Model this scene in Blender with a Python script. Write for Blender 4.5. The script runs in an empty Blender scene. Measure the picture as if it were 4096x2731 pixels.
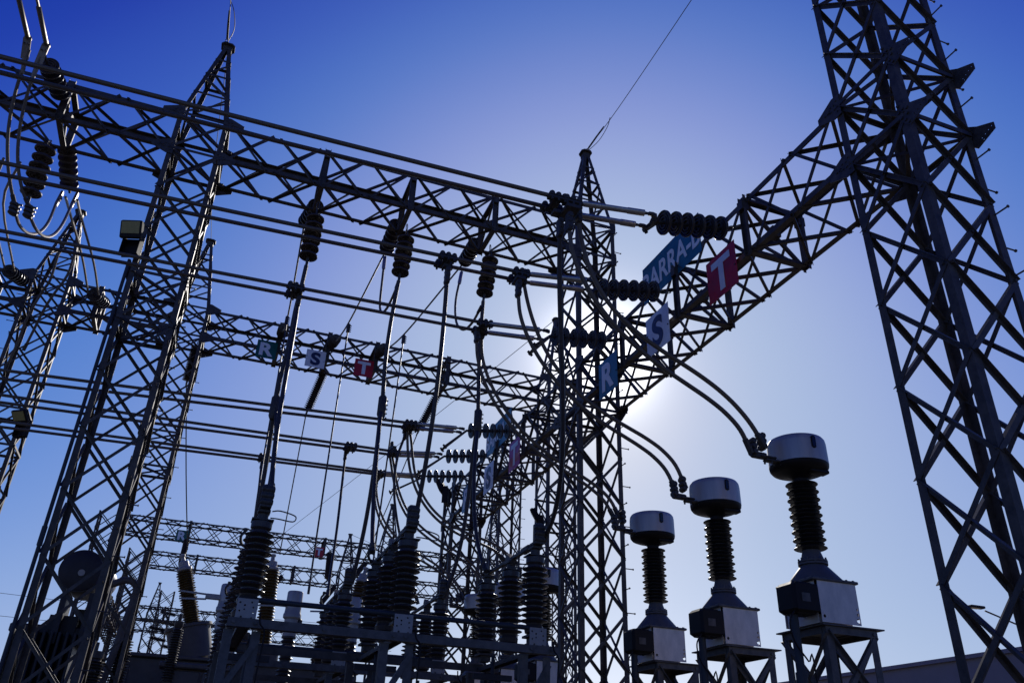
import bpy, bmesh, math, random
from mathutils import Vector, Matrix, Quaternion
V = Vector
rad = math.radians
S = bpy.context.scene
COL = S.collection
random.seed(4)
GZ = -1.7                      # ground level; the camera sits at the origin, 1.7 m above the ground

# ---------------------------------------------------------------- camera
cam = bpy.data.cameras.new('camera'); cam_o = bpy.data.objects.new('camera', cam); COL.objects.link(cam_o); S.camera = cam_o
yaw, pitch, roll = 0.3466, 0.5039, 0.0372
cy, sy, cp, sp = math.cos(yaw), math.sin(yaw), math.cos(pitch), math.sin(pitch)
F = V((sy*cp, cy*cp, sp)); R0 = V((cy, -sy, 0)); U0 = R0.cross(F)
Rr = math.cos(roll)*R0 + math.sin(roll)*U0; Uu = -math.sin(roll)*R0 + math.cos(roll)*U0
cam_o.matrix_world = Matrix((Rr, Uu, -F)).transposed().to_4x4()
cam.sensor_width = 36; cam.lens = 3224.1/4096*36; cam.clip_end = 3000; cam.clip_start = 0.05

# ---------------------------------------------------------------- sky, sun
SUN_EL, SUN_AZ = rad(27.8), rad(27.05)
sd = V((math.sin(SUN_AZ)*math.cos(SUN_EL), math.cos(SUN_AZ)*math.cos(SUN_EL), math.sin(SUN_EL)))
w = bpy.data.worlds.new('World'); S.world = w; w.use_nodes = True
nt = w.node_tree; N = nt.nodes; L = nt.links
bg = N['Background']; bg.inputs[1].default_value = 0.1
sky = N.new('ShaderNodeTexSky'); sky.sky_type = 'NISHITA'; sky.sun_disc = False
sky.sun_elevation = SUN_EL; sky.sun_rotation = SUN_AZ
sc1 = N.new('ShaderNodeVectorMath'); sc1.operation = 'SCALE'; sc1.inputs[3].default_value = 1/25
cur = N.new('ShaderNodeRGBCurve')
PTS = ([(0,0),(1.2,.002),(1.6,.011),(1.94,.027),(2.4,.047),(3.2,.090),(4.4,.168),(5.85,.245),(7.5,.305),(9.5,.355),(12,.395),(15,.435),(20,.54),(25,.75)],
       [(0,0),(1.5,.015),(2.39,.05),(2.6,.074),(2.95,.108),(3.65,.178),(4.7,.252),(5.85,.316),(7.2,.380),(9,.442),(11.5,.497),(14,.530),(18,.60),(22,.76),(25,.9)],
       [(0,0),(2.5,.24),(3.64,.385),(4.24,.485),(4.88,.555),(5.74,.615),(6.65,.66),(7.6,.690),(9,.713),(11.5,.735),(14,.752),(16.5,.78),(20,.87),(25,1.0)])
for c, pts in zip(cur.mapping.curves, PTS):
    while len(c.points) < len(pts): c.points.new(.5, .5)
    for q, (x, y) in zip(c.points, pts): q.location = (x/25, y)
cur.mapping.use_clip = False; cur.mapping.update()
# aureole: forward scattered light round the sun
tc = N.new('ShaderNodeTexCoord'); nrm = N.new('ShaderNodeVectorMath'); nrm.operation = 'NORMALIZE'
dot = N.new('ShaderNodeVectorMath'); dot.operation = 'DOT_PRODUCT'; dot.inputs[1].default_value = sd
ac = N.new('ShaderNodeMath'); ac.operation = 'ARCCOSINE'
L.new(tc.outputs['Generated'], nrm.inputs[0]); L.new(nrm.outputs[0], dot.inputs[0]); L.new(dot.outputs['Value'], ac.inputs[0])
def halo(width_deg, amp, power):
    d = N.new('ShaderNodeMath'); d.operation = 'DIVIDE'; d.inputs[1].default_value = rad(width_deg); L.new(ac.outputs[0], d.inputs[0])
    p = N.new('ShaderNodeMath'); p.operation = 'POWER'; p.inputs[1].default_value = power; L.new(d.outputs[0], p.inputs[0])
    n = N.new('ShaderNodeMath'); n.operation = 'MULTIPLY'; n.inputs[1].default_value = -1; L.new(p.outputs[0], n.inputs[0])
    e = N.new('ShaderNodeMath'); e.operation = 'EXPONENT'; L.new(n.outputs[0], e.inputs[0])
    a = N.new('ShaderNodeMath'); a.operation = 'MULTIPLY'; a.inputs[1].default_value = amp; L.new(e.outputs[0], a.inputs[0])
    return a
h1, h2 = halo(2.9, 20.0, 2), halo(3.6, 4.5, 1.2)
def plus(a, b):
    s = N.new('ShaderNodeMath'); s.operation = 'ADD'; L.new(a.outputs[0], s.inputs[0]); L.new(b.outputs[0], s.inputs[1]); return s
hs = plus(h1, h2)
# pale haze low over the horizon, strongest under the sun
dot2 = N.new('ShaderNodeVectorMath'); dot2.operation = 'DOT_PRODUCT'; dot2.inputs[1].default_value = (math.sin(SUN_AZ), math.cos(SUN_AZ), .03); L.new(nrm.outputs[0], dot2.inputs[0])
ac = N.new('ShaderNodeMath'); ac.operation = 'ARCCOSINE'; L.new(dot2.outputs['Value'], ac.inputs[0]); h3 = halo(11, 2.4, 2)
sep = N.new('ShaderNodeSeparateXYZ'); L.new(nrm.outputs[0], sep.inputs[0])
ac = N.new('ShaderNodeMath'); ac.operation = 'ABSOLUTE'; L.new(sep.outputs['Z'], ac.inputs[0]); h4 = halo(4.5, 1.6, 1)
hs = plus(plus(hs, h3), h4)
sc2 = N.new('ShaderNodeVectorMath'); sc2.operation = 'SCALE'; sc2.inputs[3].default_value = 10
add = N.new('ShaderNodeVectorMath'); add.operation = 'ADD'
L.new(sky.outputs[0], sc1.inputs[0]); L.new(sc1.outputs[0], cur.inputs['Color']); L.new(cur.outputs[0], sc2.inputs[0])
L.new(sc2.outputs[0], add.inputs[0]); L.new(hs.outputs[0], add.inputs[1]); L.new(add.outputs[0], bg.inputs[0])
sun = bpy.data.lights.new('sun', 'SUN'); sun.energy = 3.6; sun.angle = rad(.53); sun.color = (1, .95, .88)
sun_o = bpy.data.objects.new('sun', sun); COL.objects.link(sun_o); sun_o.rotation_euler = (-sd).to_track_quat('-Z', 'Y').to_euler()
sun_o.location = sd*60
S.view_settings.view_transform = 'Standard'; S.view_settings.look = 'None'; S.view_settings.exposure = 0; S.view_settings.gamma = 1
S.cycles.max_bounces = 4; S.cycles.diffuse_bounces = 2; S.cycles.glossy_bounces = 2

# ---------------------------------------------------------------- materials
def mat(name, col, rough=.5, metal=0, var=.25, scale=9, bump=0, spec=None, stretch=None, coat=0):
    m = bpy.data.materials.new(name); m.use_nodes = True; n = m.node_tree.nodes; l = m.node_tree.links
    b = n['Principled BSDF']; b.inputs['Roughness'].default_value = rough; b.inputs['Metallic'].default_value = metal
    if spec is not None: b.inputs['Specular IOR Level'].default_value = spec
    if coat: b.inputs['Coat Weight'].default_value = coat
    t = n.new('ShaderNodeTexCoord'); no = n.new('ShaderNodeTexNoise'); no.inputs['Scale'].default_value = scale; no.inputs['Detail'].default_value = 5
    no.inputs['Roughness'].default_value = .65
    if stretch:
        mp = n.new('ShaderNodeMapping'); mp.inputs['Scale'].default_value = stretch; l.new(t.outputs['Object'], mp.inputs[0]); l.new(mp.outputs[0], no.inputs['Vector'])
    else: l.new(t.outputs['Object'], no.inputs['Vector'])
    r = n.new('ShaderNodeValToRGB'); c = V(col)
    r.color_ramp.elements[0].position = .3; r.color_ramp.elements[1].position = .72
    r.color_ramp.elements[0].color = (*(c*(1-var)), 1); r.color_ramp.elements[1].color = (*(c*(1+var)), 1)
    l.new(no.outputs['Fac'], r.inputs[0]); l.new(r.outputs[0], b.inputs['Base Color'])
    rr = n.new('ShaderNodeMapRange'); rr.inputs[3].default_value = max(.05, rough-.1); rr.inputs[4].default_value = min(1, rough+.12)
    l.new(no.outputs['Fac'], rr.inputs[0]); l.new(rr.outputs[0], b.inputs['Roughness'])
    if bump:
        bp = n.new('ShaderNodeBump'); bp.inputs['Strength'].default_value = bump; bp.inputs['Distance'].default_value = .01
        l.new(no.outputs['Fac'], bp.inputs['Height']); l.new(bp.outputs[0], b.inputs['Normal'])
    return m
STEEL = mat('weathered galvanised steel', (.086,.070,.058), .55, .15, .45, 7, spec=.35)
STEEL2 = mat('lighter galvanised steel', (.105,.093,.085), .55, .2, .4, 9, spec=.4)
PANEL = mat('spangled zinc sheet', (.66,.59,.52), .5, .25, .2, 6, stretch=(1,1,.5))
WIRE = mat('stranded aluminium cable', (.15,.118,.085), .55, .2, .25, 60, .3, spec=.35)
SLEEVE = mat('compressed aluminium sleeve', (.50,.44,.35), .36, .6, .2, 20)
DROP = mat('dark oxidised cable', (.062,.052,.052), .5, .25, .3, 40, .3, spec=.35)
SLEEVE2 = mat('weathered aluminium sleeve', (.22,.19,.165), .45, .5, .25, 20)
DKGREY = mat('dark slate paint', (.035,.033,.038), .5, 0, .2, 3, spec=.3)
CAST = mat('dull cast aluminium', (.075,.066,.058), .55, .25, .35, 30, spec=.35)
PORC = mat('brown glazed porcelain', (.062,.048,.042), .32, 0, .25, 4, spec=.3)
PORCG = mat('dark grey glazed porcelain', (.040,.037,.036), .40, 0, .2, 4, spec=.3)
BROWN = mat('ochre brown glazed porcelain', (.10,.058,.015), .38, 0, .25, 4, spec=.35)
TANK = mat('spun aluminium', (.48,.435,.39), .48, .45, .25, 4, stretch=(1,1,.12))
DARK = mat('black painted metal', (.017,.013,.012), .55, 0, .3, 8, spec=.2)
GREY = mat('slate grey paint', (.105,.092,.088), .5, 0, .2, 3, spec=.3)
PALE = mat('pale grey paint', (.36,.34,.31), .45, .1, .15, 4)
PLATE = mat('unpainted perforated plate', (.30,.27,.245), .45, .3, .12, 10)
BLUE = mat('blue sign enamel', (.010,.14,.20), .35, 0, .35, 3)
RED = mat('red sign enamel', (.52,.004,.009), .4, 0, .3, 3)
MAG = mat('faded magenta sign enamel', (.55,.04,.24), .45, 0, .3, 3)
WHITE = mat('white sign enamel', (.86,.84,.80), .4, 0, .12, 4)
TEAL = mat('green sign enamel', (.004,.10,.060), .35, 0, .2, 4)
INK = mat('dark blue sign lettering', (.02,.018,.07), .4, 0, .1, 5)
LETW = mat('white sign lettering', (.88,.86,.82), .4, 0, .08, 5)
LENS = mat('yellowed lamp lens', (.33,.27,.09), .3, 0, .2, 30)
GLASS = mat('dark sight glass', (.012,.012,.015), .12, 0, .1, 5)
WALL = mat('dim rendered wall', (.30,.24,.23), .8, 0, .1, 1)
GRAV = mat('crushed stone', (.085,.082,.078), .9, 0, .4, 5)
PVC = mat('grey conduit pipe', (.04,.043,.048), .55, 0, .15, 6, spec=.3)

# ---------------------------------------------------------------- mesh helpers
def perp(d):
    a = V((0,0,1)) if abs(d.z) < .9 else V((1,0,0))
    u = d.cross(a).normalized(); return u, d.cross(u).normalized()
class MB:
    def __init__(s): s.v = []; s.f = []; s.sm = []
    def add(s, vs, fs, smooth=False):
        o = len(s.v); s.v += [tuple(x) for x in vs]; s.f += [tuple(i+o for i in f) for f in fs]; s.sm += [smooth]*len(fs); return s
    def ext(s, poly, p, q, e1, e2):                      # extrude a 2d polygon from p to q
        p, q = V(p), V(q); n = len(poly)
        if (q-p).dot(e1.cross(e2)) * sum(poly[i][0]*poly[(i+1)%n][1]-poly[(i+1)%n][0]*poly[i][1] for i in range(n)) < 0: poly = poly[::-1]
        a = [p+e1*x+e2*y for x, y in poly]; b = [q+e1*x+e2*y for x, y in poly]
        return s.add(a+b, [tuple(range(n))[::-1], tuple(range(n, 2*n))]+[(i, (i+1)%n, n+(i+1)%n, n+i) for i in range(n)])
    def ang(s, p, q, e1, e2, w, t=.008):                 # rolled steel angle, heel on the line p-q
        return s.ext([(0,0),(w,0),(w,t),(t,t),(t,w),(0,w)], p, q, e1, e2)
    def brace(s, p, q, n, w, t=.007, off=0):             # angle lying in a face with inward normal n
        p, q = V(p), V(q); n = V(n); d = (q-p).normalized(); e = n.cross(d).normalized()
        o = n*off - e*(w/2); return s.ang(p+o, q+o, e, n, w, t)
    def bar(s, p, q, w, h=None, up=None):
        p, q = V(p), V(q); d = (q-p).normalized()
        if up is None: e, u = perp(d)
        else: u = (V(up)-d*V(up).dot(d)).normalized(); e = d.cross(u)
        h = h or w; return s.ext([(-w/2,-h/2),(w/2,-h/2),(w/2,h/2),(-w/2,h/2)], p, q, e, u)
    def chan(s, p, q, open_dir, w, d, t=.008):           # rolled channel, web back on the line
        p, q = V(p), V(q); ax = (q-p).normalized(); o = V(open_dir); o = (o-ax*o.dot(ax)).normalized(); e = ax.cross(o)
        return s.ext([(-w/2,0),(w/2,0),(w/2,d),(w/2-t,d),(w/2-t,t),(-w/2+t,t),(-w/2+t,d),(-w/2,d)], p, q, e, o)
    def box(s, c, d, bev=0):
        c = V(c); x, y, z = d[0]/2, d[1]/2, d[2]/2
        if not bev: return s.ext([(-x,-y),(x,-y),(x,y),(-x,y)], c-V((0,0,z)), c+V((0,0,z)), V((1,0,0)), V((0,1,0)))
        b = bev; P = [(-x+b,-y),(x-b,-y),(x,-y+b),(x,y-b),(x-b,y),(-x+b,y),(-x,y-b),(-x,-y+b)]
        sc = lambda k: [(a*(x-k)/x, e*(y-k)/y) for a, e in P]
        lv = [(-z, sc(b)), (-z+b, P), (z-b, P), (z, sc(b))]; vs = [c+V((a, e, h)) for h, pp in lv for a, e in pp]; n = 8
        fs = [tuple(range(n))[::-1], tuple(range(3*n, 4*n))]+[(k*n+i, k*n+(i+1)%n, (k+1)*n+(i+1)%n, (k+1)*n+i) for k in range(3) for i in range(n)]
        return s.add(vs, fs)
    def lathe(s, prof, o=(0,0,0), d=(0,0,1), n=20, smooth=True):
        o, d = V(o), V(d).normalized(); u, v = perp(d); vs = []; fs = []
        for r, z in prof:
            for i in range(n):
                a = 2*math.pi*i/n; vs.append(o+d*z+(u*math.cos(a)+v*math.sin(a))*max(r, .0008))
        for k in range(len(prof)-1):
            for i in range(n): fs.append((k*n+i, (k+1)*n+i, (k+1)*n+(i+1)%n, k*n+(i+1)%n))
        fs += [tuple(range(n)), tuple(range((len(prof)-1)*n, len(prof)*n))[::-1]]
        return s.add(vs, fs, smooth)
    def cyl(s, p, q, r, r2=None, n=12, smooth=True):
        p, q = V(p), V(q); return s.lathe([(r, 0), (r2 or r, (q-p).length)], p, q-p, n, smooth)
    def tube(s, path, r, n=8):
        P = [V(a) for a in path]; vs = []; fs = []; t0 = (P[1]-P[0]).normalized(); u, v = perp(t0)
        for k, p in enumerate(P):
            t = (P[min(k+1, len(P)-1)]-P[max(k-1, 0)]).normalized(); u = (u-t*u.dot(t)).normalized(); v = t.cross(u)
            for i in range(n):
                a = 2*math.pi*i/n; vs.append(p+(u*math.cos(a)+v*math.sin(a))*r)
        for k in range(len(P)-1):
            for i in range(n): fs.append((k*n+i, k*n+(i+1)%n, (k+1)*n+(i+1)%n, (k+1)*n+i))
        fs += [tuple(range(n))[::-1], tuple(range((len(P)-1)*n, len(P)*n))]
        return s.add(vs, fs, True)
    def plate(s, poly, o, e1, e2, t, holes=(), nh=10):     # flat plate with round holes, thickness t along e1 x e2
        o, e1, e2 = V(o), V(e1), V(e2); nn = e1.cross(e2).normalized()
        bm = bmesh.new(); loops = [list(poly)]+[[(x+r*math.cos(2*math.pi*i/nh), y+r*math.sin(2*math.pi*i/nh)) for i in range(nh)] for x, y, r in holes]
        ed = []
        for lp in loops:
            vv = [bm.verts.new(o+e1*x+e2*y) for x, y in lp]; ed += [bm.edges.new((vv[i], vv[(i+1) % len(vv)])) for i in range(len(vv))]
        bmesh.ops.triangle_fill(bm, use_beauty=True, edges=ed)
        g = bmesh.ops.extrude_face_region(bm, geom=bm.faces[:])
        bmesh.ops.translate(bm, verts=[x for x in g['geom'] if isinstance(x, bmesh.types.BMVert)], vec=nn*t)
        bmesh.ops.recalc_face_normals(bm, faces=bm.faces[:]); bm.verts.index_update()
        s.add([x.co.copy() for x in bm.verts], [tuple(x.index for x in f.verts) for f in bm.faces]); bm.free(); return s
    def bolt(s, p, d, r=.016, h=.018): return s.lathe([(r, 0), (r, h)], p, d, 6, False)
    def xf(s, M): s.v = [tuple(M @ V(x)) for x in s.v]; return s
    def mesh(s, name, m):
        me = bpy.data.meshes.new(name); me.from_pydata(s.v, [], s.f); me.materials.append(m)
        me.polygons.foreach_set('use_smooth', s.sm); me.validate()
        if any(s.sm): me.set_sharp_from_angle(angle=rad(38))
        return me
def tagit(o, label=None, cat=None, group=None, kind=None):
    for k, x in (('label', label), ('category', cat), ('group', group), ('kind', kind)):
        if x: o[k] = x
    return o
def thing(name, label, cat, loc=(0,0,0), rot=None, group=None):
    o = bpy.data.objects.new(name, None); o.empty_display_size = .2; COL.objects.link(o); o.location = loc
    if rot is not None: o.rotation_mode = 'QUATERNION'; o.rotation_quaternion = rot
    return tagit(o, label, cat, group)
def part(name, mb, m, parent=None, label=None):
    o = bpy.data.objects.new(name, mb.mesh(name, m) if isinstance(mb, MB) else mb); COL.objects.link(o); o.parent = parent
    if label: o['label'] = label
    return o
def solo(name, mb, m, label, cat, group=None, kind=None):      # a thing that is one mesh; origin moved to its middle
    c = V((0,0,0))
    for x in mb.v: c += V(x)
    c /= len(mb.v); mb.xf(Matrix.Translation(-c)); o = part(name, mb, m); o.location = c
    return tagit(o, label, cat, group, kind)
def dup(root, loc, label, rot=None, group=None):
    r = root.copy(); COL.objects.link(r); r.location = loc; r['label'] = label
    if group: r['group'] = group
    if rot is not None: r.rotation_mode = 'QUATERNION'; r.rotation_quaternion = rot
    for ch in list(root.children):
        c = ch.copy(); COL.objects.link(c); c.parent = r
        for g in ch.children: d = g.copy(); COL.objects.link(d); d.parent = c
    return r
def catmull(P, n=5):
    P = [V(p) for p in P]
    if len(P) < 3: return P
    Q = [P[0]*2-P[1]]+P+[P[-1]*2-P[-2]]; out = []
    for i in range(1, len(Q)-2):
        a, b, c, d = Q[i-1:i+3]
        for k in range(n):
            t = k/n; out.append(.5*((2*b)+(c-a)*t+(2*a-5*b+4*c-d)*t*t+(3*b-a-3*c+d)*t**3))
    return out+[P[-1]]
def text(name, body, size, m, parent, loc, rot, bold=.03, sx=1.0):
    cu = bpy.data.curves.new(name, 'FONT'); cu.body = body; cu.size = size; cu.align_x = 'CENTER'; cu.align_y = 'CENTER'; cu.offset = bold*size; cu.extrude = .003
    t = bpy.data.objects.new(name, cu); COL.objects.link(t); bpy.context.view_layer.update()
    me = bpy.data.meshes.new_from_object(t.evaluated_get(bpy.context.evaluated_depsgraph_get())); bpy.data.objects.remove(t)
    ys = [x.co.y for x in me.vertices]; xs = [x.co.x for x in me.vertices]; my, mx = (max(ys)+min(ys))/2, (max(xs)+min(xs))/2
    for x in me.vertices: x.co.y -= my; x.co.x = (x.co.x-mx)*sx
    me.materials.clear(); me.materials.append(m); o = part(name, me, m, parent); o.location = loc; o.rotation_mode = 'QUATERNION'; o.rotation_quaternion = rot
    return o
X_, Y_, Z_ = V((1,0,0)), V((0,1,0)), V((0,0,1))
# ---------------------------------------------------------------- surveyed positions (metres)
BUS={'T':[[(-3.375,8.235,7.12),(3.87,8.039,7.12),(4.754,7.884,7.12)],[(-3.415,8.503,7.12),(3.966,8.285,7.12),(4.762,8.169,7.12)]],
'S':[[(-3.681,10.293,7.12),(3.861,9.967,7.12),(4.75,9.773,7.12)],[(-3.723,10.574,7.12),(3.946,10.199,7.12),(4.817,10.027,7.12)]],
'R':[[(-3.944,12.063,7.12),(3.783,11.713,7.12),(4.681,11.544,7.12)],[(-3.979,12.299,7.12),(3.875,12.014,7.12),(4.701,11.875,7.12)]],
'T2':[[(-4.757,17.535,7.12),(3.797,16.645,7.12),(4.684,16.482,7.12)],[(-4.828,18.009,7.12),(3.845,16.912,7.12),(4.684,16.711,7.12)]],
'S2':[[(-4.967,18.949,7.12),(3.827,18.564,7.12),(4.682,18.264,7.12)],[(-5.036,19.412,7.12),(3.874,18.806,7.12),(4.672,18.498,7.12)]],
'R2':[[(-5.221,20.654,7.12),(3.814,20.213,7.12),(4.687,20.022,7.12)],[(-5.281,21.063,7.12),(3.847,20.413,7.12),(4.644,20.196,7.12)]]}
DISC={'T':[(5.213,8.1,7.239),(6.187,8.1,7.426)],
'S':[(5.233,10.1,7.27),(6.187,10.1,7.471)],
'R':[(5.247,12.1,7.397),(6.197,12.1,7.528)],
'T2':[(5.284,17.28,7.46),(6.211,17.28,7.613)],
'S2':[(5.302,19.2,7.472),(6.225,19.2,7.625)],
'R2':[(5.338,21.2,7.568),(6.268,21.2,7.706)]}
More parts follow.
